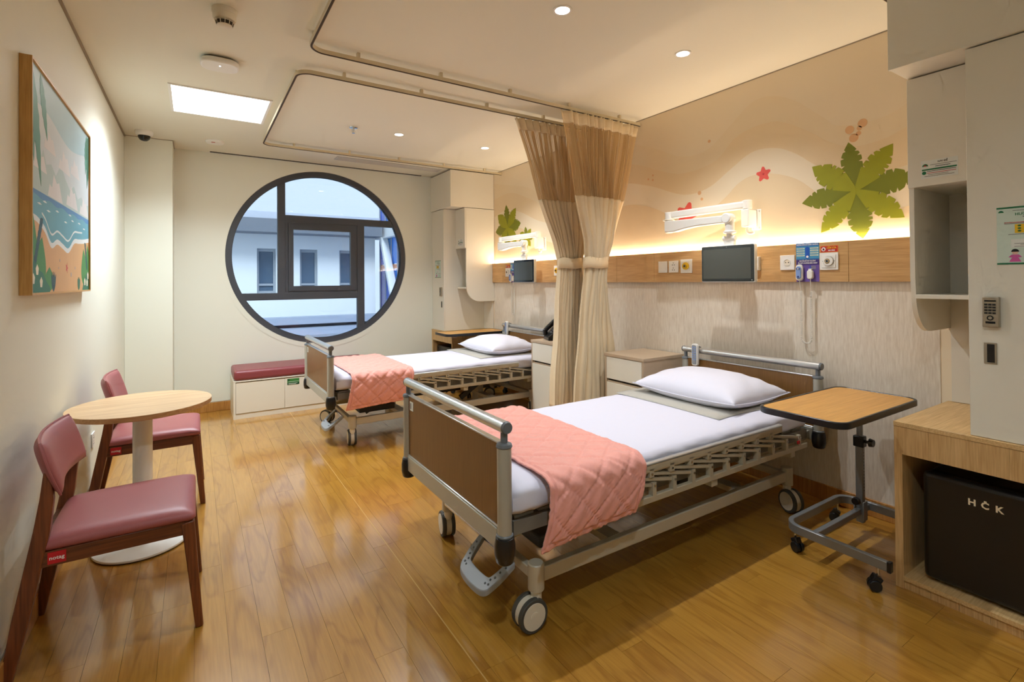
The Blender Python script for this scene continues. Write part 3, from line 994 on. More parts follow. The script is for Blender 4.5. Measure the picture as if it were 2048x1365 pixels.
# ---- curtains, gathered by a band
def curtain(label, rows, nf, ncol, u_seed, ties, hooks_x, ytrack):
    """rows: (z, x_left, x_right, y_centre, fold depth) from top to hem"""
    rnd = random.Random(u_seed)
    ph = [rnd.uniform(-0.5, 0.5) for _ in range(nf + 2)]
    wd = [rnd.uniform(0.55, 1.45) for _ in range(nf)]
    cum = [0]
    for w in wd:
        cum.append(cum[-1] + w)
    cum = [c / cum[-1] for c in cum]
    def prof(z):
        for a, b in zip(rows, rows[1:]):
            if b[0] <= z <= a[0]:
                t = (a[0] - z) / (a[0] - b[0])
                t2 = t * t * (3 - 2 * t)
                return [a[i] + (b[i] - a[i]) * (t if i != 4 else t2) for i in range(1, 5)]
        return rows[-1][1:]
    t = thing('privacy_curtain', label, 'curtain', (0, 0, 0), 0, 'beige privacy curtains tied between the beds')
    z_top, z_net0, z_net1, z_hem = rows[0][0], rows[0][0] - 0.085, 1.945, rows[-1][0]
    us = []
    for k in range(nf):
        for j in range(8):
            us.append((k + j / 8.0, cum[k] + (cum[k + 1] - cum[k]) * j / 8.0))
    us.append((nf, 1.0))
    def pt(fold, u, z):
        xl, xr, yc, dep = prof(z)
        k = min(int(fold), nf - 1)
        am = dep * (0.65 + 0.35 * math.sin(3.1 * k + u_seed)) 
        s = math.sin(2 * math.pi * (fold - 0.25))
        s = math.copysign(abs(s) ** 0.7, s)
        # bundle: the outer folds sit deeper so the gathered cloth has a round section
        bow = (1 - (2 * u - 1) ** 2)
        tight = min(1.0, max(0.0, 1 - abs(z - ties) / 0.45))
        y = yc + am * s - bow * 0.035 * (0.3 + tight)
        xx = xl + (xr - xl) * (u + 0.012 * math.sin(2 * math.pi * fold + 0.9))
        return (xx + 0.006 * math.sin(9 * z + k), y, z)
    def sheet(name, z0, z1, n, mat, thick):
        vs, fs, uvs = [], [], []
        zs = [z0 + (z1 - z0) * i / n for i in range(n + 1)]
        m = len(us)
        for z in zs:
            for f, u in us:
                vs.append(pt(f, u, z))
                uvs.append((f * 17.0, z / 0.0074))
        for i in range(n):
            for j in range(m - 1):
                fs.append((i * m + j, i * m + j + 1, (i + 1) * m + j + 1, (i + 1) * m + j))
        me = bpy.data.meshes.new(name)
        me.from_pydata(vs, [], fs)
        uvl = me.uv_layers.new(name='UVMap')
        for lp in me.loops:
            uvl.data[lp.index].uv = uvs[lp.vertex_index]
        me.materials.append(M[mat])
        for p in me.polygons:
            p.use_smooth = True
        o = link(name, me, t)
        if thick:
            so = o.modifiers.new('thickness', 'SOLIDIFY')
            so.thickness = thick
        return o
    sheet('heading', z_top, z_net0, 3, 'header', 0.003)
    lab(sheet('net', z_net0, z_net1, 24, 'net', 0), 'open beige netting')
    sheet('drape', z_net1, z_hem, 70, 'curtain', 0.0025)
    # tie band
    xl, xr, yc, dep = prof(ties)
    ring = []
    for i in range(40):
        a = 2 * math.pi * i / 40
        ring.append(((xl + xr) / 2 + ((xr - xl) / 2 + 0.008) * math.cos(a), yc - 0.02 + (dep * 0.75 + 0.036) * math.sin(a)))
    mb = MB()
    n = 40
    vs = []
    for zz, e in ((ties - 0.042, 0.004), (ties, 0.0), (ties + 0.042, 0.006)):
        vs += [(p[0], p[1], zz + e * math.sin(i * 0.6)) for i, p in enumerate(ring)]
    fs = [(r * n + i, r * n + (i + 1) % n, (r + 1) * n + (i + 1) % n, (r + 1) * n + i) for r in range(2) for i in range(n)]
    mb.add(vs, fs)
    tb = mb.build('tieback', 'curtain', t)
    so = tb.modifiers.new('thickness', 'SOLIDIFY')
    so.thickness = 0.004
    hk = MB().tube([(0, 0, 0.0255), (0, 0, 0.008), (0.006, 0, 0.0), (0.008, 0, 0.01)], 0.0016, 6).mesh('hook', 'chrome')
    for hx in hooks_x:
        link('hook', hk, t, (hx, ytrack, 2.547))
    return t
curtain('beige net-topped curtain tied on the far track, nearer the window',
        [(2.562, 2.08, 2.98, 3.215, 0.033), (1.95, 2.31, 2.83, 3.21, 0.042), (1.62, 2.44, 2.755, 3.205, 0.045), (1.435, 2.49, 2.70, 3.20, 0.045), (1.30, 2.485, 2.71, 3.2, 0.045), (0.94, 2.45, 2.76, 3.2, 0.054), (0.285, 2.40, 2.83, 3.2, 0.063)],
        15, 8, 3, 1.437, [2.09, 2.2, 2.33, 2.45, 2.6, 2.75, 2.9], 3.215)
curtain('beige net-topped curtain tied on the near track beside the near bedside cabinet',
        [(2.562, 2.275, 3.085, 2.895, 0.033), (1.935, 2.43, 2.93, 2.92, 0.042), (1.62, 2.53, 2.84, 2.95, 0.045), (1.435, 2.572, 2.79, 2.985, 0.045), (1.30, 2.57, 2.80, 2.99, 0.045), (0.94, 2.52, 2.86, 3.0, 0.051), (0.74, 2.50, 2.885, 3.0, 0.054), (0.285, 2.455, 2.93, 3.0, 0.060)],
        15, 8, 11, 1.437, [2.29, 2.42, 2.55, 2.68, 2.8, 2.95, 3.05], 2.895)

# ================================================================== FITTED UNITS ALONG THE MURAL WALL
def print_line(parent, x, ya, yb, z, h, mat):
    return box(x - 0.0004, x, min(ya, yb), max(ya, yb), z - h / 2, z + h / 2).build('print_line', mat, parent, smooth=False)

def text_mx(parent, s, size, mat, x, y, z, name='lettering', bold=0.0, align='CENTER', maxw=None):
    me = text_mesh(s, size, mat, align, 0.0, bold)
    o = link(name, me, parent, (x, y, z), ROT_MX)
    if maxw:
        xs = [v.co.x for v in me.vertices]
        w = max(xs) - min(xs)
        if w > maxw:
            o.scale = (maxw / w, 1, 1)
    return o

def fitted_unit(X, Y, sg, who, far):
    """locker, shelf and counter; Y is the free end, the unit runs in direction sg along y.
    X is the front. Everything stands against the wall at XR."""
    W = 0.59
    g = None
    def yb(a, b):
        a, b = Y + sg * a, Y + sg * b
        return (min(a, b), max(a, b))
    def bx(x0, x1, a, b, z0, z1):
        p, q = yb(a, b)
        return MB().box(x0, x1, p, q, z0, z1)
    # -- counter with the fridge niche
    ct = thing('counter_unit', 'oak counter with open fridge niche ' + who, 'cabinet', (0, 0, 0), 0, 'oak counters under the lockers')
    bx(X, XR - 0.004, 0.0, W, 0.676, 0.695).build('worktop', 'counter', ct, bevel=0.001, seg=1)
    n = 5
    for k in range(n):
        bx(X + 0.002, X + 0.022, 0.001 + k * W / n, (k + 1) * W / n + 0.0006, 0.562, 0.675).build('fascia_panel', 'counter_v', ct)
    bx(X + 0.006, XR - 0.004, 0.0, 0.028, 0.0, 0.562).build('side_panel', 'counter_v', ct)
    bx(X + 0.024, XR - 0.004, 0.001, 0.028, 0.562, 0.676).build('side_panel', 'counter_v', ct)
    bx(X + 0.006, XR - 0.004, W - 0.028, W, 0.0, 0.562).build('side_panel', 'counter_v', ct)
    bx(X + 0.004, XR - 0.004, 0.028, W - 0.028, 0.036, 0.053).build('niche_floor', 'counter', ct)
    for k in range(6):
        a = 0.028 + k * (W - 0.056) / 6
        bx(X + 0.012, X + 0.03, a, a + (W - 0.056) / 6 - 0.001, 0.0, 0.036).build('plinth_panel', 'counter_v', ct)
    bx(XR - 0.012, XR - 0.004, 0.028, W - 0.028, 0.053, 0.676).build('back_panel', 'counter_v', ct)
    # -- fridge
    fz = thing('mini_fridge', 'black rounded mini fridge in the oak counter niche ' + who, 'fridge', (X + 0.05, Y + sg * 0.315, 0.0535), 0, 'black mini fridges')
    box(0.045, 0.46, -0.235, 0.235, 0.012, 0.445).build('body', 'fridge', fz, bevel=0.025, seg=4)
    box(0.0, 0.045, -0.235, 0.235, 0.012, 0.448).build('door', 'fridge', fz, bevel=0.02, seg=4)
    if not far:
        for ch, dy in (('H', 0.084), ('C', 0.046), ('K', 0.006)):
            lab(text_mx(fz, ch, 0.034, 'logo', -0.0006, dy - 0.006, 0.372, 'logo_letter', 0.0012), 'cream logo letter on the door')
        box(-0.001, 0.0, 0.046 - 0.011, 0.046 - 0.003, 0.383, 0.391).build('logo_mark', 'logo', fz)
    for a in (-0.2, 0.2):
        for b in (0.05, 0.42):
            MB().cyl((b, a, 0), (b, a, 0.02), 0.015, seg=10).build('foot', 'black', fz)
    # -- tall locker
    lk = thing('tall_locker', 'tall cream locker with keypad lock ' + who, 'locker', (0, 0, 0), 0, 'cream lockers')
    a0, a1 = 0.245, W
    bx(X + 0.034, XR - 0.004, a0, a1, 0.6955, 2.179).build('carcass', 'cab', lk)
    bx(X + 0.014, X + 0.033, a0, a1 - 0.002, 0.6965, 2.177).build('door', 'cab', lk, bevel=0.001, seg=1)
    xf = X + 0.014
    kp = bx(xf - 0.020, xf, 0.288, 0.336, 1.114, 1.227).build('keypad_lock', 'satin', lk, bevel=0.003)
    def kb(a, b, z0, z1, mat, nm, dx=0.0006, bev=0.0):
        p, q = yb(a, b)
        return MB().box(xf - 0.020 - dx, xf - 0.0198, p, q, z0, z1).build(nm, mat, kp, bevel=bev)
    kb(0.295, 0.327, 1.209, 1.215, 'bezel', 'display')
    for r in range(4):
        for c in range(3):
            kb(0.295 + c * 0.0111, 0.3045 + c * 0.0111, 1.195 - r * 0.0105, 1.202 - r * 0.0105, 'black', 'key', 0.001)
    MB().lathe([(0.0095, 0), (0.0095, 0.0012), (0.0, 0.0012)], seg=20).build('ring', 'bezel', kp, (xf - 0.020, Y + sg * 0.311, 1.149), (0, math.radians(-90), 0))
    MB().lathe([(0.0055, 0), (0.0055, 0.0018), (0.0, 0.0018)], seg=20).build('touch_spot', 'satin', kp, (xf - 0.020, Y + sg * 0.311, 1.149), (0, math.radians(-90), 0))
    kb(0.298, 0.325, 1.128, 1.136, 'bezel', 'light_bar')
    h = bx(xf - 0.003, xf, 0.287, 0.324, 0.976, 1.056).build('recessed_pull', 'satin', lk, bevel=0.0015)
    p, q = yb(0.297, 0.318)
    MB().box(xf - 0.0036, xf - 0.0029, p, q, 0.982, 1.05).build('pull_recess', 'bezel', h)
    # instruction notice on the locker
    n0, n1, nz0, nz1 = 0.328, 0.500, 1.346, 1.556
    p, q = yb(n0, n1)
    no = MB().box(xf - 0.0008, xf, p, q, nz0, nz1).build('instruction_notice', 'mint', lk)
    lab(no, 'pale green instruction notice with a keypad drawing')
    x1 = xf - 0.0012
    hi, lo = max(p, q), min(p, q)     # reading starts at the larger y
    def nl(u0, u1, v, hgt, mat):
        return print_line(no, x1, hi - u0 * (hi - lo), hi - u1 * (hi - lo), nz0 + v * (nz1 - nz0), hgt, mat)
    nl(0, 1, 0.985, 0.006, 'gtext'); nl(0, 1, 0.014, 0.006, 'gtext')
    MB().prism(arc(hi - 0.07 * (hi - lo), nz0 + 0.905 * (nz1 - nz0), 0.0075, 0, 180, 10), 'yz', x1 - 0.0002, x1).build('logo_mark', 'gtext', no)
    text_mx(no, 'HƯỚNG DẪN', 0.013, 'gtext', x1, hi - 0.52 * (hi - lo), nz0 + 0.865 * (nz1 - nz0), bold=0.0003, maxw=0.1)
    for v, u0, u1, mt in ((0.93, 0.25, 0.8, 'greytext'), (0.82, 0.4, 0.85, 'ktext'), (0.78, 0.5, 0.8, 'ktext'), (0.725, 0.12, 0.9, 'rtext'), (0.705, 0.12, 0.8, 'greytext'), (0.52, 0.18, 0.9, 'greytext'), (0.46, 0.42, 0.9, 'ktext'), (0.24, 0.62, 0.95, 'rtext'), (0.2, 0.62, 0.95, 'greytext'), (0.13, 0.6, 0.95, 'greytext'), (0.09, 0.6, 0.95, 'greytext')):
        nl(u0, u1, v, 0.0022, mt)
    MB().box(x1 - 0.0002, x1, hi - 0.66 * (hi - lo), hi - 0.28 * (hi - lo), nz0 + 0.54 * (nz1 - nz0), nz0 + 0.69 * (nz1 - nz0)).build('keypad_drawing', 'yellow', no)
    for r in range(3):
        for c in range(3):
            MB().prism([(hi - (0.35 + c * 0.12) * (hi - lo) + 0.005 * math.cos(t), nz0 + (0.665 - r * 0.045) * (nz1 - nz0) + 0.0032 * math.sin(t)) for t in [i * math.pi / 5 for i in range(10)]], 'yz', x1 - 0.0005, x1).build('key_drawing', 'gtext' if r != 2 or c != 1 else 'wtext', no)
    MB().box(x1 - 0.0002, x1, hi - 0.66 * (hi - lo), hi - 0.22 * (hi - lo), nz0 + 0.29 * (nz1 - nz0), nz0 + 0.435 * (nz1 - nz0)).build('box_drawing', 'paper', no)
    for v, u0, u1 in ((0.36, 0.27, 0.6), (0.34, 0.36, 0.5), (0.31, 0.27, 0.6)):
        print_line(no, x1 - 0.0003, hi - u0 * (hi - lo), hi - u1 * (hi - lo), nz0 + v * (nz1 - nz0), 0.0018, 'greytext')
    # small drawn figure in a pink dress
    fy, fz0 = hi - 0.28 * (hi - lo), nz0 + 0.045 * (nz1 - nz0)
    k = (nz1 - nz0)
    MB().prism([(fy - 0.016, fz0), (fy + 0.016, fz0), (fy + 0.008, fz0 + 0.075 * k), (fy + 0.018, fz0 + 0.08 * k), (fy + 0.009, fz0 + 0.125 * k), (fy - 0.009, fz0 + 0.125 * k), (fy - 0.018, fz0 + 0.08 * k), (fy - 0.008, fz0 + 0.075 * k)], 'yz', x1 - 0.0004, x1).build('figure_dress', 'pink', no)
    MB().prism(arc(fy, fz0 + 0.165 * k, 0.0085, 0, 340, 12), 'yz', x1 - 0.0004, x1).build('figure_head', 'skin', no)
    MB().prism(arc(fy, fz0 + 0.172 * k, 0.0105, 0, 180, 10), 'yz', x1 - 0.0007, x1).build('figure_hair', 'black', no)
    # -- upper cupboard across locker and shelf
    uc = thing('upper_cupboard', 'cream cupboard at the ceiling ' + who, 'cabinet', (0, 0, 0), 0, 'cream ceiling cupboards')
    ztop = ZC - 0.012 if far else ZC - 0.004
    bx(X + 0.012, XR - 0.004, 0.002, W, 2.1835, ztop).build('carcass', 'cab', uc)
    bx(X - 0.006, X + 0.011, 0.0, W - 0.002, 2.181, ztop - 0.004).build('door', 'cab', uc, bevel=0.001, seg=1)
    # -- shelf unit: cupboard above, open niche, one shelf, rounded end panel
    su = thing('wall_shelf_unit', 'cream open shelf niche with rounded end panel ' + who, 'shelf', (0, 0, 0), 0, 'cream shelf niches')
    S = X + 0.178
    bx(S + 0.018, XR - 0.004, 0.0185, 0.244, 1.700, 2.179).build('cupboard_body', 'cab', su)
    dr = bx(S, S + 0.0175, 0.002, 0.244, 1.697, 2.177).build('cupboard_door', 'cab', su, bevel=0.001, seg=1)
    ol = [(XR - 0.004, 1.054), (XR - 0.12, 1.054)] + [(S + 0.19 - 0.165 * math.sin(t), 1.224 - 0.17 * math.cos(t)) for t in [i * math.pi / 20 for i in range(11)]] + [(S + 0.018, 1.30), (S + 0.018, 2.177), (XR - 0.004, 2.177)]
    p, q = yb(0.0, 0.018)
    MB().prism(ol, 'xz', p, q).build('end_panel', 'cab', su, ang=50)
    bx(S + 0.02, XR - 0.004, 0.0185, 0.244, 1.208, 1.226).build('shelf', 'cab', su, bevel=0.001, seg=1)
    bx(XR - 0.016, XR - 0.004, 0.0185, 0.244, 0.697, 1.208).build('back_panel', 'cab_in', su)
    bx(XR - 0.016, XR - 0.004, 0.0185, 0.244, 1.226, 1.70).build('back_panel', 'cab_in', su)
    # sticker on the cupboard door
    p, q = yb(0.05, 0.175)
    lo, hi = min(p, q), max(p, q)
    st = MB().box(S - 0.0008, S, lo, hi, 1.728, 1.806).build('notice_sticker', 'paper', dr, bevel=0.0)
    lab(st, 'small white notice sticker with a green bar')
    x1 = S - 0.0012
    sx, sz = hi - lo, 0.078
    def sl(u0, u1, v, hgt, mat):
        return print_line(st, x1, hi - u0 * sx, hi - u1 * sx, 1.728 + v * sz, hgt, mat)
    sl(0.03, 0.97, 0.49, 0.006, 'gtext')
    text_mx(st, 'NƠI ĐỂ', 0.010, 'ktext', x1, hi - 0.6 * sx, 1.728 + 0.86 * sz, bold=0.0003)
    for v, u0, u1, mt in ((0.73, 0.26, 0.97, 'greytext'), (0.63, 0.4, 0.8, 'ktext'), (0.39, 0.17, 0.95, 'ktext'), (0.29, 0.17, 0.95, 'rtext'), (0.20, 0.2, 0.75, 'greytext'), (0.12, 0.1, 0.9, 'greytext')):
        sl(u0, u1, v, 0.0022, mt)
    MB().prism(arc(hi - 0.12 * sx, 1.728 + 0.68 * sz, 0.0105, 0, 180, 12), 'yz', x1 - 0.0003, x1).build('logo_mark', 'gtext', st)
    MB().prism(arc(hi - 0.12 * sx, 1.728 + 0.685 * sz, 0.005, 0, 180, 8), 'yz', x1 - 0.0006, x1).build('logo_mark', 'rtext', st)
    MB().prism(arc(hi - 0.09 * sx, 1.728 + 0.32 * sz, 0.0075, 0, 345, 14), 'yz', x1 - 0.0003, x1).build('round_mark', 'gtext', st)
fitted_unit(2.49, 0.912, -1, 'at the right edge of the picture', False)
fitted_unit(2.535, 5.29, 1, 'beside the round window', True)

# ================================================================== BEDS
def caster(parent, x, y, ang, lock=False):
    """twin-wheel bed caster under a frame post; ang = direction of the wheel axle"""
    c = MB().lathe([(0.028, 0.140), (0.031, 0.142), (0.031, 0.236), (0.027, 0.240), (0.0, 0.240)], seg=20).build('caster_post', 'beige_steel', parent, (x, y, 0))
    ax, ay = math.cos(ang), math.sin(ang)
    tx, ty = -ay * 0.030, ax * 0.030          # trail
    MB().cyl((0, 0, 0.10), (0, 0, 0.142), 0.021, seg=14).bar((0, 0, 0.112), (tx, ty, 0.085), 0.026, 0.05, up=(ax, ay, 0)).build('fork', 'cream', c)
    ctr = Vector((tx, ty, 0.0625))
    A = Vector((ax, ay, 0))
    MB().cyl(ctr - A * 0.013, ctr + A * 0.013, 0.057, seg=28).build('hood', 'cream', c)
    for s in (-1, 1):
        p, q = ctr + A * s * 0.0135, ctr + A * s * 0.032
        MB().cyl(p, q, 0.0625, 0.061, seg=32).build('tyre', 'rubber', c, bevel=0.003)
        MB().cyl(q - A * s * 0.002, q + A * s * 0.002, 0.049, 0.048, seg=32).cyl(q + A * s * 0.001, q + A * s * 0.0035, 0.018, seg=20).build('hubcap', 'cream', c)
    return c

def end_board(parent, x, out):
    """foot or head board at local x; out = -1 faces the foot end, +1 the head end"""
    for s in (-1, 1):
        y = s * 0.456
        ps = MB().lathe([(0.0255, 0.418), (0.0255, 0.724), (0.0, 0.724)], c=(x, y, 0), seg=24).build('post', 'steel', parent)
        MB().lathe([(0.027, 0.724), (0.029, 0.728), (0.026, 0.737), (0.013, 0.741), (0.0, 0.741)], c=(x, y, 0), seg=24).build('collar', 'alu_d', ps)
        MB().cyl((x, y, 0.735), (x, y, 0.783), 0.0125, seg=14).build('neck', 'alu_d', ps)
        MB().lathe([(0.026, 0.328), (0.031, 0.333), (0.0365, 0.36), (0.0365, 0.392), (0.032, 0.416), (0.027, 0.418), (0.0, 0.418)], c=(x, y, 0), seg=24).build('bumper', 'black', ps)
        MB().lathe([(0.0285, 0.418), (0.0300, 0.424), (0.0265, 0.428), (0.0, 0.428)], c=(x, y, 0), seg=24).build('collar', 'alu_d', ps)
    r = MB().cyl((x, -0.470, 0.795), (x, 0.470, 0.795), 0.0215, seg=24).build('top_rail', 'alu', parent)
    for s in (-1, 1):
        MB().cyl((x, s * 0.470, 0.795), (x, s * 0.480, 0.795), 0.0225, 0.019, seg=24).build('end_cap', 'alu_d', r)
    pn = box(x - 0.009, x + 0.009, -0.432, 0.432, 0.445, 0.732).build('board', 'bedwood', parent, bevel=0.001, seg=1)
    box(x - 0.012, x + 0.012, -0.432, 0.432, 0.732, 0.739).build('board_edge', 'alu', pn, bevel=0.002)
    bm = box(x - 0.017, x + 0.017, -0.430, 0.430, 0.366, 0.438).build('lower_beam', 'steel', parent, bevel=0.003)
    box(x - 0.014, x + 0.014, -0.432, 0.432, 0.438, 0.446).build('beam_edge', 'alu', bm, bevel=0.003)
    return pn

def hospital_bed(ox, oy, who, casters):
    b = thing('hospital_bed', 'grey hospital bed with brown end boards, ' + who, 'bed', (ox, oy, 0), 0, 'hospital beds')
    fb = end_board(b, 0.0, -1)
    MB().box(-0.0105, -0.0092, 0.370, 0.412, 0.668, 0.712).build('asset_sticker', 'paper', fb)
    MB().box(-0.0112, -0.0105, 0.392, 0.404, 0.676, 0.704).build('sticker_print', 'greytext', fb)
    end_board(b, 2.12, 1)
    # chassis
    for s in (-1, 1):
        ch = MB().box(0.21, 1.89, s * 0.382 - 0.015, s * 0.382 + 0.015, 0.163, 0.218).build('chassis_beam', 'beige_steel', b, bevel=0.004)
    for xx in (0.18, 1.91):
        MB().box(xx - 0.015, xx + 0.015, -0.365, 0.365, 0.172, 0.212).build('cross_beam', 'beige_steel', b, bevel=0.004)
    MB().cyl((0.13, -0.30, 0.215), (0.13, 0.30, 0.215), 0.010, seg=12).build('brake_shaft', 'chrome', b)
    for (xx, yy, an) in casters:
        caster(b, xx, yy, math.radians(an))
    # brake pedal: a flat loop hanging from the shaft
    inner = [(-0.115, 0.0), (-0.092, 0.10), (-0.062, 0.125), (0.062, 0.125), (0.092, 0.10), (0.115, 0.0)]
    outer = [(-0.150, 0.0), (-0.135, 0.115), (-0.09, 0.185), (0.09, 0.185), (0.135, 0.115), (0.150, 0.0)]
    path_o, path_i = catmull(outer, 5), catmull(inner, 5)
    mb = MB()
    n = len(path_o)
    def pl(p, h):        # p=(across, down the slope)
        return (0.13 - 0.66 * p[1] - 0.01, -0.20 + p[0] * 0.9, 0.222 - 0.50 * p[1] + h)
    vs = [pl(p, 0.012) for p in path_o] + [pl(p, 0.012) for p in path_i] + [pl(p, -0.012) for p in path_o] + [pl(p, -0.012) for p in path_i]
    fs = []
    for i in range(n - 1):
        fs += [(i, i + 1, n + i + 1, n + i), (2 * n + i, 3 * n + i, 3 * n + i + 1, 2 * n + i + 1), (i, 2 * n + i, 2 * n + i + 1, i + 1), (n + i, n + i + 1, 3 * n + i + 1, 3 * n + i)]
    fs += [(0, n, 3 * n, 2 * n), (n - 1, 3 * n - 1, 4 * n - 1, 2 * n - 1)]
    pd = mb.add(vs, fs).build('brake_pedal', 'grey_pl', b, bevel=0.003)
    dm = MB().lathe([(0.0045, 0), (0.0045, 0.0015), (0.0, 0.0018)], seg=10).mesh('grip_dot', 'dark')
    for sx_ in (-1, 1):
        for k, (u, v) in enumerate(((0.128, 0.045), (0.118, 0.075), (0.112, 0.105), (0.098, 0.125), (0.086, 0.15), (0.105, 0.145))):
            link('grip_dot', dm, pd, pl((sx_ * u, v), 0.012), (0, math.radians(-38), 0))
    # mattress platform and lift
    pf = MB()
    for s in (-1, 1):
        pf.box(0.06, 2.06, s * 0.40 - 0.02, s * 0.40 + 0.02, 0.386, 0.436)
    pf.box(0.06, 0.10, -0.38, 0.38, 0.386, 0.436).box(2.02, 2.06, -0.38, 0.38, 0.386, 0.436)
    pf.build('platform_frame', 'frame_mid', b)
    _ps = MB().box(0, 0.085, -0.40, 0.40, 0.4365, 0.446).mesh('platform_slat', 'steel', smooth=False)
    for k in range(18):
        link('platform_slat', _ps, b, (0.075 + k * 0.11, 0, 0))
    for xx in (0.07, 2.05):
        MB().box(xx - 0.03, xx + 0.03, -0.41, 0.41, 0.374, 0.384).build('board_bracket', 'steel', b)
        for s in (-1, 1):
            MB().bar((xx, s * 0.38, 0.38), (0.006 if xx < 1 else 2.114, s * 0.40, 0.40), 0.03, 0.04).build('board_arm', 'steel', b)
    for xx in (0.62, 1.52):
        MB().box(xx - 0.03, xx + 0.03, -0.06, 0.06, 0.10, 0.386).build('lift_column', 'beige_steel', b, bevel=0.003)
        for yy in (-0.17, 0.17):
            MB().bar((xx - 0.28, yy, 0.20), (xx, yy, 0.375), 0.025, 0.045).build('lift_link', 'dark', b)
        MB().box(xx - 0.035, xx + 0.035, -0.375, 0.375, 0.172, 0.20).build('lift_base', 'beige_steel', b)
    MB().box(0.78, 1.32, -0.05, 0.05, 0.24, 0.32).build('actuator', 'dark', b, bevel=0.012, seg=3)
    MB().cyl((1.32, 0, 0.28), (1.5, 0, 0.28), 0.018, seg=14).build('actuator_rod', 'chrome', b)
    MB().box(0.26, 0.56, -0.30, -0.10, 0.225, 0.275).build('control_box', 'dark', b, bevel=0.008)
    for xx in (0.42, 1.15, 1.83):
        for s in (-1, 1):
            MB().box(xx - 0.022, xx + 0.022, s * 0.43 - 0.035, s * 0.43 + 0.035, 0.330, 0.366).build('rail_mount', 'beige_steel', b, bevel=0.004)
    # collapsible side rails
    for s in (-1, 1):
        y = s * 0.466
        sr = MB().prism(rrect(y - 0.013, y + 0.013, 0.488, 0.531, 0.012), 'yz', 0.30, 1.70).build('side_rail_bar', 'beige_steel', b)
        MB().prism(rrect(y - 0.0135, y + 0.0135, 0.5185, 0.5325, 0.0065), 'yz', 0.299, 1.702).build('rail_cap', 'alu', sr)
        MB().box(0.36, 1.955, y - 0.011, y + 0.011, 0.366, 0.393).build('side_rail_beam', 'beige_steel', b, bevel=0.003)
        yo = y - 0.0 if s < 0 else y
        st = MB().bar((0, 0, 0), (0.272, 0, -0.052), 0.012, 0.0125).mesh('rail_strut', 'beige_steel')
        k1 = MB().box(-0.013, 0.013, -0.013, 0.013, -0.014, 0.021).mesh('rail_knuckle', 'beige_steel')
        k2 = MB().box(-0.011, 0.011, -0.012, 0.012, -0.043, 0.013).mesh('rail_knuckle', 'beige_steel')
        pin = MB().cyl((0, -0.0165, 0), (0, 0.0165, 0), 0.005, seg=10).mesh('rail_pin', 'chrome')
        for k in range(10):
            px = 0.455 + k * 0.1275
            u = link('rail_strut', st, b, (px, y, 0.486))
            link('rail_knuckle', k1, u, (0, 0, 0))
            link('rail_knuckle', k2, u, (0.272, 0, -0.052))
            link('rail_pin', pin, u, (0.272, 0, -0.052))
            link('rail_pin', pin, u, (0, 0, 0))
    MB().box(1.845, 1.865, -0.484, -0.478, 0.405, 0.420).build('release_button', 'red', b)
    return b

def mattress(ox, oy, who):
    """sheet-covered mattress with soft rounded edges"""
    nx, ny = 60, 40
    x0, x1, hw, z0, z1 = 0.05, 2.03, 0.444, 0.448, 0.574
    mb = MB()
    rnd = random.Random(int(oy * 10))
    t = tag(None or bpy.data.objects.new('mattress', bpy.data.meshes.new('mattress')), 'mattress under a tight white sheet on the ' + who, 'mattress', 'mattresses with white sheets')
    vs, fs = [], []
    cx, cz = (x0 + x1) / 2, (z0 + z1) / 2
    # loft a rounded section along x
    sec = []
    m = 64
    for i in range(m):
        a = 2 * math.pi * i / m
        c, s_ = math.cos(a), math.sin(a)
        e = 0.22
        sec.append((math.copysign(abs(c) ** e, c) * hw, math.copysign(abs(s_) ** 0.55, s_) * (z1 - z0) / 2))
    for i in range(nx + 1):
        u = i / nx
        xx = x0 + (x1 - x0) * u
        d = min(u, 1 - u) * (x1 - x0)
        k = 1.0 if d > 0.06 else math.sqrt(max(0, 1 - ((0.06 - d) / 0.06) ** 2)) * 0.35 + 0.65
        kk = 1.0 if d > 0.05 else (0.965 + 0.035 * math.sqrt(max(0, 1 - ((0.05 - d) / 0.05) ** 2)))
        for (yy, zz) in sec:
            w = 0.0
            if abs(yy) > hw * 0.9 and abs(zz) < 0.05:
                w = 0.004 * math.sin(xx * 21 + zz * 60) + 0.003 * math.sin(xx * 47 + 1.3)
            vs.append((xx, yy * kk + math.copysign(w, yy), cz + zz * (k if zz > 0 else 1.0)))
    for i in range(nx):
        for j in range(m):
            l = (j + 1) % m
            fs.append((i * m + j, i * m + l, (i + 1) * m + l, (i + 1) * m + j))
    fs.append(tuple(range(m))[::-1])
    fs.append(tuple(range(nx * m, (nx + 1) * m)))
    me = mb.add(vs, fs).mesh('mattress', 'sheet', ang=60)
    t.data = me
    COL.objects.link(t)
    t.location = (ox, oy, 0)
    return t

def grey_layer(ox, oy, who):  # thin flat grey layer on the mattress, reaching out from under the pillow
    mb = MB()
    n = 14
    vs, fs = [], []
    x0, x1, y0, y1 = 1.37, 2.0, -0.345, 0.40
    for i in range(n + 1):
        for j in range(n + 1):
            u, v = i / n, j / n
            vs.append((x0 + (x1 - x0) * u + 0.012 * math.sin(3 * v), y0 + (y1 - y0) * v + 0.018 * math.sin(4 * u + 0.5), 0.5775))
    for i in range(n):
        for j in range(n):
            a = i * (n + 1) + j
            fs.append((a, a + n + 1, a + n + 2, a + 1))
    o = mb.add(vs, fs).build('grey_layer', 'under_pillow', None, (ox, oy, 0))
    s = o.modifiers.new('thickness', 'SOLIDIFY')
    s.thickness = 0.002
    return tag(o, 'thin grey layer lying under the pillow of the ' + who, 'sheet', 'grey layers')

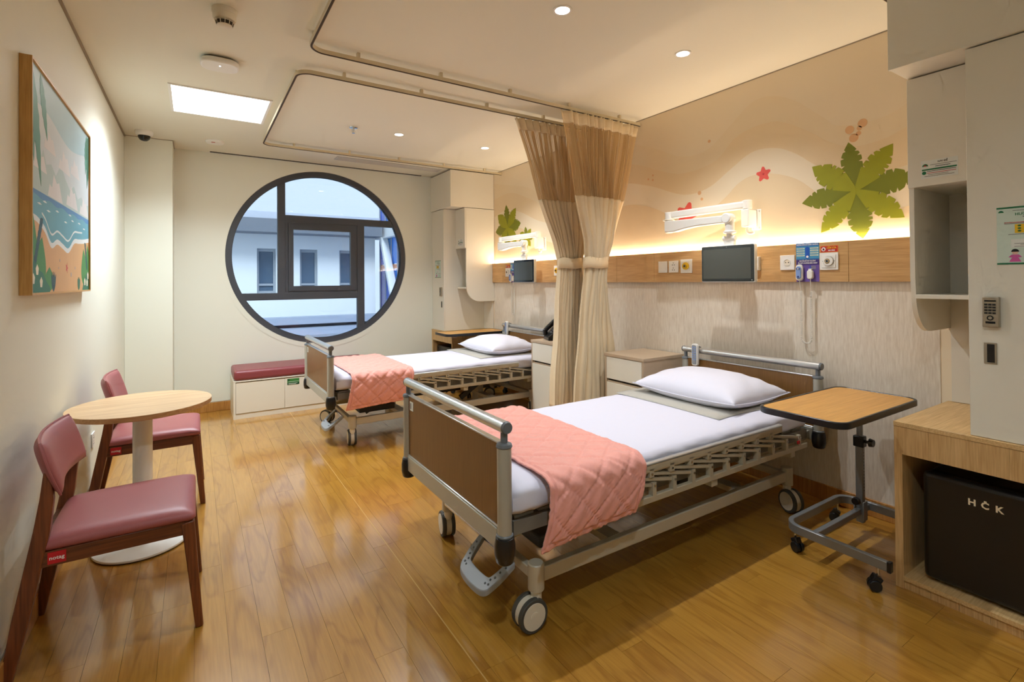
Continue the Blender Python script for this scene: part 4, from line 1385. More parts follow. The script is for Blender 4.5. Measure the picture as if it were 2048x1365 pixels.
def pillow(ox, oy, who, rz=0.0):
    """stuffed pillow with seam and pointed corners, long side across the bed"""
    nu, nv = 44, 36
    lx, ly = 0.255, 0.345
    vs, fs = [], []
    rnd = random.Random(5)
    for side in (1, -1):
        for i in range(nu + 1):
            for j in range(nv + 1):
                u, v = -1 + 2 * i / nu, -1 + 2 * j / nv
                # edges pulled in between the corners
                px = lx * u * (1 - 0.09 * (1 - v * v) * abs(u) ** 3 * 0 - 0.05 * (1 - (1 - v * v)) * 0) * (1 - 0.07 * (1 - v ** 4) * abs(u) ** 4 * 0 + 0.06 * (v ** 4) * abs(u))
                py = ly * v * (1 + 0.05 * (u ** 4) * abs(v))
                h = (max(0, 1 - abs(u) ** 2.6) ** 0.62) * (max(0, 1 - abs(v) ** 2.8) ** 0.58)
                wr = 0.0
                e = max(abs(u), abs(v))
                if e > 0.45:
                    wr = 0.0045 * math.sin(16 * u * v + 9 * v + 3 * u) * (e - 0.45) * (1 - e) * 9
                if side > 0:
                    z = 0.045 + 0.118 * h ** 0.85 + wr
                else:
                    z = 0.045 - 0.045 * min(1.0, h * 1.7) + wr * 0.3
                z += 0.010 * (abs(u) * abs(v)) ** 2 - 0.02 * (1 - h) * (1 - (abs(u * v)) ** 3) * 0.4
                vs.append((px, py, max(z, 0.0005)))
    m = (nu + 1) * (nv + 1)
    for s in (0, 1):
        for i in range(nu):
            for j in range(nv):
                a = s * m + i * (nv + 1) + j
                q = (a, a + nv + 1, a + nv + 2, a + 1)
                fs.append(q if s == 0 else q[::-1])
    mb = MB().add(vs, fs)
    me = bpy.data.meshes.new('pillow')
    me.from_pydata(mb.v, [], mb.f)
    import bmesh
    bm = bmesh.new()
    bm.from_mesh(me)
    bmesh.ops.remove_doubles(bm, verts=bm.verts, dist=0.0004)
    bmesh.ops.recalc_face_normals(bm, faces=bm.faces)
    bm.to_mesh(me)
    bm.free()
    me.materials.append(M['pillow'])
    for p in me.polygons:
        p.use_smooth = True
    o = link('pillow', me, None, (ox, oy, 0.5790), (0, 0, rz))
    # piped seam round the edge
    per = []
    for k in range(4 * 12):
        t = k / 12
        s_, f = int(t), t - int(t)
        u, v = [(-1 + 2 * f, -1), (1, -1 + 2 * f), (1 - 2 * f, 1), (-1, 1 - 2 * f)][s_]
        px = lx * u * (1 + 0.06 * (v ** 4) * abs(u))
        py = ly * v * (1 + 0.05 * (u ** 4) * abs(v))
        z = 0.045 + 0.010 * (abs(u) * abs(v)) ** 2 - 0.008 * (1 - (abs(u * v)) ** 3)
        per.append((px, py, z))
    MB().tube(per, 0.0028, 6, True).build('piping', 'pillow', o)
    return tag(o, 'plump white pillow at the head of the ' + who, 'pillow', 'white pillows')

def quilt(ox, oy, who, skew, x0, x1, hem_n, hem_f):
    """salmon quilt laid across the foot of the bed and hanging down both sides, diamond-stitched"""
    top, hw, r = 0.582, 0.462, 0.055
    # arc-length profile across the bed: near hem -> top -> far hem
    prof = []
    zl = top - r
    def seg_pts():
        P = []
        n = 40
        for i in range(n + 1):
            t = i / n
            P.append((-(hw + r * 0.55) - 0.022 * math.sin(math.pi * t) * 0.6, hem_n + (zl - hem_n) * t))
        for i in range(1, 12):
            a = math.pi - i * math.pi / 24
            P.append((-(hw + r * 0.55) + r + r * math.cos(a), zl + r * math.sin(a)))
        m = 130
        y0 = -(hw + r * 0.55) + r
        for i in range(m + 1):
            P.append((y0 + (-2 * y0) * i / m, top))
        for i in range(11, 0, -1):
            a = i * math.pi / 24
            P.append(((hw + r * 0.55) - r + r * math.cos(a), zl + r * math.sin(a)))
        for i in range(n + 1):
            t = i / n
            P.append(((hw + r * 0.55), zl + (hem_f - zl) * t))
        return P
    P = seg_pts()
    s = [0.0]
    for a, b in zip(P, P[1:]):
        s.append(s[-1] + math.hypot(b[0] - a[0], b[1] - a[1]))
    nx = 130
    m = len(P)
    vs, fs = [], []
    rnd = random.Random(9)
    pitch = 0.122
    for j in range(m):
        jn, jp = min(j + 1, m - 1), max(j - 1, 0)
        dy, dz = P[jn][0] - P[jp][0], P[jn][1] - P[jp][1]
        l = math.hypot(dy, dz)
        ny, nz = -dz / l, dy / l
        for i in range(nx + 1):
            u = i / nx
            xx = x0 + (x1 - x0) * u
            a = ((xx - x0) * 0.80 + s[j]) / pitch
            b = ((xx - x0) * 0.80 - s[j]) / pitch
            da = abs(a - round(a)) * 2
            db = abs(b - round(b)) * 2
            puff = 0.0078 * (min(1, da * 3.4) * min(1, db * 3.4)) ** 0.55
            wr = 0.0016 * math.sin(70 * xx + 43 * s[j] + 2 * math.sin(31 * s[j])) + 0.0014 * math.sin(55 * s[j] - 90 * xx)
            wr *= (0.5 + min(da, db))
            wr += 0.0016 * math.sin(2 * math.pi * b * pitch / 0.021) * math.exp(-da * 3.2) + 0.0016 * math.sin(2 * math.pi * a * pitch / 0.021) * math.exp(-db * 3.2)
            edge = min(u, 1 - u) * (x1 - x0)
            eh = min(s[j], s[-1] - s[j])
            if edge < 0.018 or eh < 0.018:
                puff = 0.004
            elif edge < 0.024 or eh < 0.024:
                puff = 0.0
            # the hanging side: gentle ripples and skewed ends
            side = max(0.0, (zl - P[j][1])) / max(zl - hem_n, 0.01)
            rip = 0.012 * side * math.sin(7 * xx + 1.2) if P[j][0] < 0 else 0
            sk = skew * (P[j][0] + hw) / (2 * hw) + (-0.05 * side * (1 - u) - 0.06 * side * u if P[j][0] < 0 else 0)
            hz = -0.022 * side * (1 - u) if P[j][0] < 0 else 0
            h = 0.004 + puff + wr
            vs.append((xx + sk, P[j][0] + ny * h - rip * 0.6, P[j][1] + nz * h + hz))
    for j in range(m - 1):
        for i in range(nx):
            a = j * (nx + 1) + i
            fs.append((a, a + 1, a + nx + 2, a + nx + 1))
    me = bpy.data.meshes.new('quilt')
    me.from_pydata(vs, [], fs)
    me.materials.append(M['quilt'])
    for p in me.polygons:
        p.use_smooth = True
    o = link('quilt', me, None, (ox, oy, 0))
    so = o.modifiers.new('thickness', 'SOLIDIFY')
    so.thickness = 0.007
    so.offset = -1
    return tag(o, 'salmon pink diamond-stitched quilt across the foot of the ' + who, 'quilt', 'salmon quilts')

def bed_remote(x, y, z, who):
    t = thing('bed_remote', 'grey hand control hooked over the head rail of the ' + who, 'remote', (x, y, z), 0, 'bed hand controls')
    MB().prism(rrect(-0.024, 0.024, -0.085, 0.07, 0.016), 'yz', -0.052, -0.028).build('body', 'white', t, bevel=0.004)
    kp = MB().prism(rrect(-0.018, 0.018, -0.074, 0.06, 0.010), 'yz', -0.0535, -0.052).build('key_field', 'grey_pl', t)
    km = MB().prism(rrect(-0.005, 0.005, -0.004, 0.004, 0.003, 3), 'yz', -0.0548, -0.0535).mesh('key', 'blue4')
    for r in range(6):
        for c in (-1, 1):
            link('key', km, t, (0, c * 0.009, 0.045 - r * 0.017))
    MB().tube([(-0.034, 0, 0.045), (-0.022, 0, 0.050), (0.0, 0, 0.0475), (0.020, 0, 0.040), (0.030, 0, 0.020), (0.030, 0, 0.005)], 0.004, 8).build('hook', 'alu_d', t)
    return t

for (ox, oy, who, cs) in ((0.90, 1.925, 'near bed', ((0.18, -0.385, 90), (0.18, 0.385, -12), (1.91, -0.385, 160), (1.91, 0.385, 70))),
                          (0.87, 4.40, 'far bed', ((0.18, -0.385, -8), (0.18, 0.385, 40), (1.91, -0.385, 150), (1.91, 0.385, 60)))):
    hospital_bed(ox, oy, 'nearer the camera' if who == 'near bed' else 'in front of the round window', cs)
    mattress(ox, oy, who)
    grey_layer(ox, oy, who)
    pillow(ox + 1.765, oy + 0.02, who)
    if who == 'near bed':
        quilt(ox, oy, who, 0.0, 0.17, 0.655, 0.365, 0.30)
    else:
        quilt(ox, oy, who, 0.0, 0.15, 0.655, 0.335, 0.30)
    bed_remote(ox + 2.12, oy + 0.345, 0.775, who)

# ================================================================== BEDSIDE FURNITURE
def bedside_cabinet(x0, y0, who):
    """two-drawer cabinet, front faces -X"""
    t = thing('bedside_cabinet', 'cream two-drawer bedside cabinet with taupe top, ' + who, 'cabinet', (x0, y0, 0), 0, 'bedside cabinets')
    W, D, H = 0.40, 3.098 - x0, 0.74
    box(0.0, D, 0.0, W, H - 0.022, H).build('top', 'taupe', t, bevel=0.0012, seg=1)
    for a in (0.004, W - 0.022):
        box(0.006, D, a, a + 0.018, 0.03, H - 0.0225).build('side_panel', 'taupe', t)
    box(D - 0.012, D - 0.002, 0.022, W - 0.022, 0.03, H - 0.0225).build('back_panel', 'taupe', t)
    box(0.03, D - 0.014, 0.0225, W - 0.0225, 0.06, H - 0.03).build('carcass', 'gapdark', t)
    box(0.02, D - 0.02, 0.01, W - 0.01, 0.0, 0.03).build('plinth', 'taupe', t)
    for z0, z1 in ((0.548, 0.712), (0.04, 0.520)):
        d = box(0.004, 0.024, 0.0235, W - 0.0235, z0, z1).build('drawer', 'drawer', t, bevel=0.001, seg=1)
        box(0.010, 0.024, 0.0235, W - 0.0235, z1 + 0.0005, z1 + 0.012).build('finger_groove', 'taupe', d)
    return t
bedside_cabinet(2.665, 2.462, 'between the near bed and the curtains')
bedside_cabinet(2.69, 3.495, 'between the curtains and the far bed')

ph = thing('desk_telephone', 'black desk telephone on the bedside cabinet behind the curtains', 'telephone', (2.87, 3.745, 0.7405), math.radians(-20))
ph.scale = (0.9, 0.9, 1.45)
MB().prism([(-0.10, 0.0), (0.09, 0.0), (0.09, 0.105), (0.055, 0.115), (-0.085, 0.03), (-0.10, 0.022)], 'xz', -0.085, 0.095).build('base', 'black', ph, bevel=0.006)
MB().tube(catmull([(-0.095, 0.072, 0.052), (-0.06, 0.072, 0.075), (0.0, 0.072, 0.108), (0.05, 0.072, 0.135), (0.075, 0.072, 0.142)], 5), 0.019, 12).build('handset', 'black', ph)
MB().cyl((-0.085, 0.072, 0.03), (-0.092, 0.072, 0.066), 0.026, seg=16).cyl((0.062, 0.072, 0.112), (0.07, 0.072, 0.15), 0.026, seg=16).build('handset_ends', 'black', ph, bevel=0.004)
km = MB().box(-0.006, 0.006, -0.006, 0.006, 0, 0.004).mesh('key', 'alu_d')
for r in range(4):
    for c in range(3):
        link('key', km, ph, (-0.055 + r * 0.020, -0.055 + c * 0.020, 0.05 + r * 0.0122), (0, math.radians(-31), 0))
MB().tube([(-0.09 + 0.004 * k, 0.09 + 0.008 * math.sin(k * 1.2), 0.03 - 0.001 * k + 0.008 * math.cos(k * 1.2)) for k in range(24)], 0.0022, 6).build('curly_cord', 'black', ph)

def overbed_table(xp, y_c, sg, label):
    """C-frame table; post near the wall end, closed end of the base towards the bed (sg*y)"""
    t = thing('overbed_table', label, 'table', (xp, y_c, 0), 0, 'overbed tables')
    x0, x1 = -0.715, 0.045
    top = MB().prism(rrect(x0 + 0.012, x1 - 0.012, -0.173, 0.173, 0.05), 'xy', 0.7035, 0.7215).build('table_top', 'otop', t)
    ol = rrect(x0, x1, -0.185, 0.185, 0.06)
    il = rrect(x0 + 0.0125, x1 - 0.0125, -0.1725, 0.1725, 0.0495)
    n = len(ol)
    vs = [(a, b, 0.696) for a, b in ol] + [(a, b, 0.724) for a, b in ol] + [(a, b, 0.724) for a, b in il] + [(a, b, 0.696) for a, b in il]
    fs = []
    for i in range(n):
        j = (i + 1) % n
        for k in range(4):
            l = (k + 1) % 4
            fs.append((k * n + i, k * n + j, l * n + j, l * n + i))
    MB().add(vs, fs).build('edge_moulding', 'black', top, bevel=0.003)
    MB().box(-0.45, 0.03, -0.02, 0.02, 0.672, 0.695).build('support_arm', 'otube', t, bevel=0.003)
    MB().tube([(-0.62, -0.08, 0.693), (-0.62, -0.09, 0.675), (-0.56, -0.09, 0.675), (-0.56, -0.08, 0.693)], 0.004, 8).build('tilt_lever', 'chrome', t)
    yp = sg * 0.06
    MB().box(-0.010, 0.010, yp - 0.012, yp + 0.012, 0.40, 0.695).build('inner_post', 'otube', t, bevel=0.003)
    pp = MB().box(-0.014, 0.014, yp - 0.017, yp + 0.017, 0.055, 0.455).build('outer_post', 'otube', t, bevel=0.004)
    hm = MB().cyl((0, -0.0006, 0), (0, 0.0, 0), 0.0035, seg=10).mesh('index_hole', 'black')
    for k in range(13):
        link('index_hole', hm, pp, (0.0, yp - 0.0172, 0.22 + k * 0.016))
    cl = MB().box(-0.020, 0.020, yp - 0.024, yp + 0.024, 0.440, 0.495).build('clamp', 'black', t, bevel=0.004)
    MB().cyl((0, yp - 0.024, 0.47), (0, yp - 0.046, 0.47), 0.008, seg=10).cyl((0, yp - 0.044, 0.47), (0, yp - 0.062, 0.47), 0.022, 0.018, seg=10).build('clamp_knob', 'black', cl)
    # base: rounded U, closed end on the bed side
    zb = 0.118
    def U(x):
        return x
    r = 0.07
    xa, xb, yc_, yo = -0.475, 0.085, sg * 0.185, -sg * 0.188
    yo_n = -sg * 0.235 if sg > 0 else yo
    pts = [(xa, yo_n, zb)]
    for i in range(9):
        a = i * math.pi / 16
        pts.append((xa + r - r * math.cos(a), yc_ - sg * (r - r * math.sin(a)), zb))
    for i in range(9):
        a = math.pi / 2 - i * math.pi / 16
        pts.append((xb - r + r * math.cos(a), yc_ - sg * (r - r * math.sin(a)), zb))
    pts.append((xb, yo, zb))
    MB().sweep(pts, [(-0.011, -0.02), (0.011, -0.02), (0.011, 0.02), (-0.011, 0.02)]).build('base_frame', 'otube', t, bevel=0.003)
    for xx, ye in ((xa, yo_n), (xb, yo)):
        MB().box(xx - 0.0125, xx + 0.0125, min(ye, ye - sg * 0.014), max(ye, ye - sg * 0.014), zb - 0.0215, zb + 0.0215).build('end_plug', 'black', t, bevel=0.002)
    MB().box(xa + 0.012, -0.018, yp - 0.012, yp + 0.012, zb - 0.018, zb + 0.012).box(0.018, xb - 0.012, yp - 0.012, yp + 0.012, zb - 0.018, zb + 0.012).build('cross_bar', 'otube', t, bevel=0.003)
    MB().box(-0.022, 0.022, yp - 0.024, yp - 0.0172, 0.068, 0.165).box(-0.022, 0.022, yp + 0.0172, yp + 0.024, 0.068, 0.165).build('post_socket', 'otube', t, bevel=0.004)
    MB().cyl((-0.018, yp, 0.172), (-0.045, yp, 0.172), 0.007, seg=10).cyl((-0.043, yp, 0.172), (-0.060, yp, 0.172), 0.020, 0.017, seg=10).build('lock_knob', 'black', t)
    for xx, yy, an in ((xa, yo_n + sg * 0.035, 40), (xb, yo + sg * 0.035, 100), (xa + 0.03, yc_ - sg * 0.03, 160), (xb - 0.06, yc_ - sg * 0.005, 20)):
        a = math.radians(an)
        A = Vector((math.cos(a), math.sin(a), 0))
        c = MB().cyl((0, 0, 0.066), (0, 0, 0.099), 0.006, seg=10).build('caster_stem', 'chrome', t, (xx, yy, 0))
        ct = Vector((-A.y * 0.014, A.x * 0.014, 0.025))
        for s in (-1, 1):
            MB().cyl(ct + A * s * 0.004, ct + A * s * 0.020, 0.025, 0.023, seg=20).build('caster_wheel', 'black', c, bevel=0.002)
        MB().bar(ct + Vector((0, 0, 0.012)), Vector((0, 0, 0.062)), 0.03, 0.036, up=(-A.y, A.x, 0)).build('caster_hood', 'black', c, bevel=0.004)
    return t
overbed_table(2.865, 1.135, 1, 'overbed table with honey top and black edge beside the near bed')
overbed_table(3.005, 5.075, -1, 'overbed table with honey top behind the pillow of the far bed')

# ================================================================== HEADWALL FITTINGS
def plate(parent, y0, y1, z0, z1, mat='white', nm='cover_plate', d=0.008):
    p = box(PX - d, PX - 0.0004, y0, y1, z0, z1).build(nm, mat, parent, bevel=0.002)
    return p
def wall_thing(name, label, cat, group=None):
    return thing(name, label, cat, (0, 0, 0), 0, group)
def hole(parent, y, z, r, x=PX - 0.0084, mat='bezel', d=0.0006):
    return MB().cyl((x - d, y, z), (x + 0.0004, y, z), r, seg=10).build('pin_hole', mat, parent)
# near bed, from the curtain towards the locker
t = wall_thing('light_switch', 'blank white switch plate leftmost on the oak strip over the near bed', 'switch')
plate(t, 2.597, 2.683, 1.354, 1.443); box(PX - 0.011, PX - 0.008, 2.61, 2.67, 1.367, 1.43).build('rocker', 'white', t, bevel=0.002)
t = wall_thing('power_socket', 'white double power socket between switch plate and yellow gas outlet', 'socket')
plate(t, 2.493, 2.582, 1.354, 1.443)
for zc in (1.418, 1.379):
    for dy, dz in ((0.0, 0.009), (-0.009, -0.006), (0.009, -0.006)):
        hole(t, 2.5375 + dy, zc + dz, 0.0032)
def gas_yellow(yc, label):
    t = wall_thing('gas_outlet', label, 'gas outlet', 'yellow medical gas outlets')
    plate(t, yc - 0.051, yc + 0.051, 1.348, 1.450)
    box(PX - 0.0105, PX - 0.008, yc - 0.036, yc + 0.036, 1.363, 1.435).build('inner_plate', 'white', t, bevel=0.0015)
    for r, d, m in ((0.027, 0.020, 'yellow'), (0.017, 0.026, 'yellow'), (0.012, 0.029, 'brass'), (0.007, 0.0305, 'bezel')):
        MB().cyl((PX - d, yc, 1.4), (PX - 0.010, yc, 1.4), r, r * 1.03, seg=24).build('outlet_ring', m, t)
    return t
gas_yellow(2.42, 'white outlet plate with yellow gas ring left of the near screen')
gas_yellow(3.985, 'white outlet plate with yellow gas ring half behind the far curtain')
t = wall_thing('junction_box', 'plain white box on the oak strip behind the near screen', 'box')
box(PX - 0.03, PX - 0.0004, 1.845, 1.935, 1.355, 1.444).build('housing', 'white', t, bevel=0.003)
box(PX - 0.032, PX - 0.03, 1.852, 1.928, 1.362, 1.437).build('lid', 'white', t, bevel=0.001)
t = wall_thing('power_socket', 'white round-well power socket left of the blue poster on the oak strip', 'socket')
plate(t, 1.628, 1.716, 1.354, 1.445)
MB().lathe([(0.021, 0.0), (0.021, 0.003), (0.0185, 0.003), (0.0185, 0.0)], seg=24, ring=True).build('socket_rim', 'white', t, (PX - 0.008, 1.672, 1.40), (0, math.radians(-90), 0))
MB().cyl((PX - 0.0086, 1.672, 1.40), (PX - 0.007, 1.672, 1.40), 0.0182, seg=24).build('socket_well', 'cream', t)
hole(t, 1.681, 1.40, 0.003); hole(t, 1.663, 1.40, 0.003)

def call_set(ya, yb_, out_y, who):
    """poster with call handset, its cord, and the vacuum outlet with the red sign; ya>yb_ are the poster's edges"""
    po = wall_thing('call_poster', 'blue and violet nurse call poster on the oak strip, ' + who, 'poster', 'nurse call posters')
    yc, w, h = (ya + yb_) / 2, ya - yb_, 0.232
    z0 = 1.281
    def pr_(u0, u1, v0, v1, mat, nm, d=0.0016):
        return box(PX - d, PX - 0.0003, ya - u1 * w, ya - u0 * w, z0 + v0 * h, z0 + v1 * h).build(nm, mat, po, smooth=False)
    pr_(0, 1, 0, 1, 'purple', 'sheet', 0.0010)
    pr_(0, 1, 0.57, 1, 'blue2', 'upper_field', 0.0014)
    pr_(0, 1, 0.91, 1, 'blue1', 'title_band', 0.0018)
    pr_(0, 1, 0.43, 0.57, 'purple_d', 'middle_band', 0.0014)
    pr_(0.0, 1, 0.575, 0.60, 'blue1', 'rule', 0.0018)
    text_mx(po, 'HƯỚNG DẪN SỬ DỤNG CHUÔNG', 0.0125, 'wtext', PX - 0.0022, yc, z0 + 0.955 * h, bold=0.0003, maxw=w * 0.94)
    MB().prism(rrect(yc - 0.012, yc + 0.012, z0 + 0.60 * h, z0 + 0.90 * h, 0.0118), 'yz', PX - 0.0022, PX - 0.001).build('handset_drawing', 'blue5', po)
    MB().prism(arc(yc, z0 + 0.645 * h, 0.007, 0, 345, 14), 'yz', PX - 0.0026, PX - 0.001).build('button_drawing', 'wtext', po)
    for u0, u1 in ((0.03, 0.38), (0.62, 0.97)):
        for v in (0.86, 0.80, 0.74, 0.68):
            pr_(u0, u1, v - 0.018, v + 0.018, 'mint', 'text_block', 0.0018)
            print_line(po, PX - 0.002, ya - (u0 + 0.03) * w, ya - (u1 - 0.05) * w, z0 + v * h, 0.0022, 'greytext')
    tl = text_mx(po, 'KHI CẦN HỖ TRƠ VUI LÒNG', 0.0115, 'wtext', PX - 0.0022, yc, z0 + 0.535 * h, bold=0.0003, maxw=w * 0.7)
    xs_ = [v.co.x for v in tl.data.vertices]
    pre = [v.co.x for v in text_mesh('KHI CẦN HỖ TR', 0.0115, 'wtext', 'LEFT').vertices]
    dot_y = yc - (min(xs_) + (max(pre) - min(pre)) + 0.0042) * tl.scale[0]
    box(PX - 0.0024, PX - 0.0018, dot_y - 0.0007, dot_y + 0.0007, z0 + 0.535 * h - 0.0072, z0 + 0.535 * h - 0.0058).build('lettering', 'wtext', po)
    text_mx(po, 'ẤN NÚT CHUÔNG MÀU XANH', 0.0115, 'wtext', PX - 0.0022, yc, z0 + 0.48 * h, bold=0.0003, maxw=w * 0.84)
    for v in (0.395, 0.36, 0.33):
        pr_(0.66, 0.85, v - 0.01, v + 0.01, 'greytext', 'text_line', 0.0014)
    for v in (0.395, 0.345):
        MB().prism(arc(ya - 0.62 * w, z0 + v * h, 0.004, 0, 340, 10), 'yz', PX - 0.0018, PX - 0.001).build('bullet', 'blue5', po)
    # handset in its cradle
    hs = thing('call_handset', 'white and blue nurse call handset with coiled cord, ' + who, 'call handset', (0, 0, 0), 0, 'nurse call handsets')
    hy = ya - 0.19 * w
    MB().prism(rrect(hy - 0.020, hy + 0.020, 1.287, 1.385, 0.019), 'yz', PX - 0.022, PX - 0.0022).build('cradle', 'white', hs, bevel=0.004)
    bd = MB().prism(rrect(hy - 0.0145, hy + 0.0145, 1.299, 1.374, 0.0135), 'yz', PX - 0.030, PX - 0.022).build('handset_body', 'blue4', hs, bevel=0.003)
    box(PX - 0.0312, PX - 0.030, hy - 0.010, hy + 0.010, 1.353, 1.365).build('button', 'blue3', bd, bevel=0.0008)
    box(PX - 0.0318, PX - 0.0312, hy - 0.004, hy + 0.004, 1.355, 1.363).build('button_mark', 'wtext', bd)
    MB().cyl((PX - 0.0312, hy, 1.311), (PX - 0.030, hy, 1.311), 0.006, seg=14).build('button', 'blue3', bd)
    py = ya - 0.66 * w
    MB().prism(rrect(py - 0.016, py + 0.016, 1.297, 1.350, 0.012), 'yz', PX - 0.024, PX - 0.0022).build('plug', 'white', hs, bevel=0.004)
    box(PX - 0.020, PX - 0.0022, py - 0.009, py + 0.009, 1.35, 1.358).build('plug_neck', 'white', hs, bevel=0.002)
    # cord: straight tails, coiled loop
    zb, r = (0.912, 0.036)
    path = [(PX - 0.014, hy, 1.289), (PX - 0.012, hy - 0.001, 1.26), (PX - 0.008, hy - 0.002, 1.23)]
    a_, b_ = hy - 0.001, py + 0.003
    cyy, rr = (a_ + b_) / 2, abs(a_ - b_) / 2
    loop = [(a_, 1.225 - k * 0.02) for k in range(15)]
    zlow = loop[-1][1]
    loop += [(cyy + rr * math.cos(k * math.pi / 14), zb + rr * 1.2 - rr * 1.2 * math.sin(k * math.pi / 14)) for k in range(15)]
    loop += [(b_, zlow + k * 0.02) for k in range(15)]
    lp = catmull([(XR - 0.030, p[0], p[1]) for p in loop], 10)
    L_ = [0]
    for p, q in zip(lp, lp[1:]):
        L_.append(L_[-1] + math.dist(p, q))
    coil = []
    nturn = int(L_[-1] / 0.0082)
    ns = nturn * 9
    j = 0
    for k in range(ns + 1):
        sK = L_[-1] * k / ns
        while j < len(L_) - 2 and L_[j + 1] < sK:
            j += 1
        f = (sK - L_[j]) / max(L_[j + 1] - L_[j], 1e-9)
        p = Vector(lp[j]).lerp(Vector(lp[j + 1]), min(max(f, 0), 1))
        d = (Vector(lp[j + 1]) - Vector(lp[j])).normalized()
        n1 = Vector((1, 0, 0))
        n2 = d.cross(n1)
        an = 2 * math.pi * k / 9
        coil.append(p + (n1 * math.cos(an) + n2 * math.sin(an)) * 0.0048)
    MB().tube(coil, 0.0019, 5).build('coiled_cord', 'cord', hs)
    MB().tube(catmull([(PX - 0.014, hy, 1.292), (PX - 0.010, hy - 0.001, 1.26), (XR - 0.030, a_, 1.222)], 6), 0.0024, 6).build('cord_tail', 'cord', hs)
    MB().tube(catmull([(PX - 0.014, py, 1.300), (PX - 0.010, py, 1.26), (XR - 0.030, b_, 1.222)], 6), 0.0024, 6).build('cord_tail', 'cord', hs)
    # vacuum outlet and sign
    vo = wall_thing('gas_outlet', 'large white medical outlet plate under the red sign, ' + who, 'gas outlet', 'white medical outlets')
    plate(vo, out_y - 0.05, out_y + 0.05, 1.349, 1.449)
    box(PX - 0.0115, PX - 0.008, out_y - 0.037, out_y + 0.037, 1.362, 1.436).build('inner_plate', 'white', vo, bevel=0.0015)
    MB().lathe([(0.027, 0.0), (0.027, 0.006), (0.025, 0.008), (0.0, 0.008)], seg=28).build('outlet_dome', 'white', vo, (PX - 0.0115, out_y, 1.40), (0, math.radians(-90), 0))
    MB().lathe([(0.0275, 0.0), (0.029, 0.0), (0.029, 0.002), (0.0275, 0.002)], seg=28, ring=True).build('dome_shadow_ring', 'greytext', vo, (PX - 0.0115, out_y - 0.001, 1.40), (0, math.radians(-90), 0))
    for r_, d, m in ((0.0135, 0.0215, 'brass'), (0.009, 0.0235, 'alu'), (0.0055, 0.0245, 'bezel')):
        MB().cyl((PX - d, out_y + 0.003, 1.40), (PX - 0.018, out_y + 0.003, 1.40), r_, r_ * 1.02, seg=20).build('outlet_ring', m, vo)
    for s_ in (-1, 1):
        MB().cyl((PX - 0.0122, out_y + s_ * 0.031, 1.40), (PX - 0.0112, out_y + s_ * 0.031, 1.40), 0.0022, seg=8).build('screw', 'alu_d', vo)
    sg_ = wall_thing('no_fire_sign', 'small red no fire sign above the medical outlet, ' + who, 'sign', 'no fire signs')
    box(PX - 0.0016, PX - 0.0003, out_y - 0.047, out_y + 0.047, 1.4515, 1.489).build('sign_border', 'orange', sg_)
    box(PX - 0.0022, PX - 0.0016, out_y - 0.044, out_y + 0.044, 1.4545, 1.486).build('sign_field', 'rtext', sg_)
    MB().prism(arc(out_y + 0.030, 1.470, 0.0115, 0, 345, 18), 'yz', PX - 0.0026, PX - 0.002).build('symbol_disc', 'wtext', sg_)
    MB().prism([(out_y + 0.034, 1.464), (out_y + 0.026, 1.464), (out_y + 0.0245, 1.469), (out_y + 0.0275, 1.473), (out_y + 0.029, 1.478), (out_y + 0.032, 1.474), (out_y + 0.0355, 1.468)], 'yz', PX - 0.0030, PX - 0.0024).build('flame_symbol', 'bezel', sg_)
    MB().bar((PX - 0.0032, out_y + 0.038, 1.478), (PX - 0.0032, out_y + 0.022, 1.462), 0.0006, 0.002, up=(0, 1, -1)).build('symbol_bar', 'rtext', sg_)
    text_mx(sg_, 'CẤM LỬA', 0.0135, 'ytext', PX - 0.0028, out_y - 0.013, 1.4765, bold=0.0005, maxw=0.052)
    text_mx(sg_, 'NO FIRE', 0.0095, 'wtext', PX - 0.0028, out_y - 0.013, 1.4615, bold=0.0004, maxw=0.046)
call_set(1.620, 1.488, 1.433, 'over the near bed')
call_set(4.872, 4.762, 4.925, 'over the far bed')

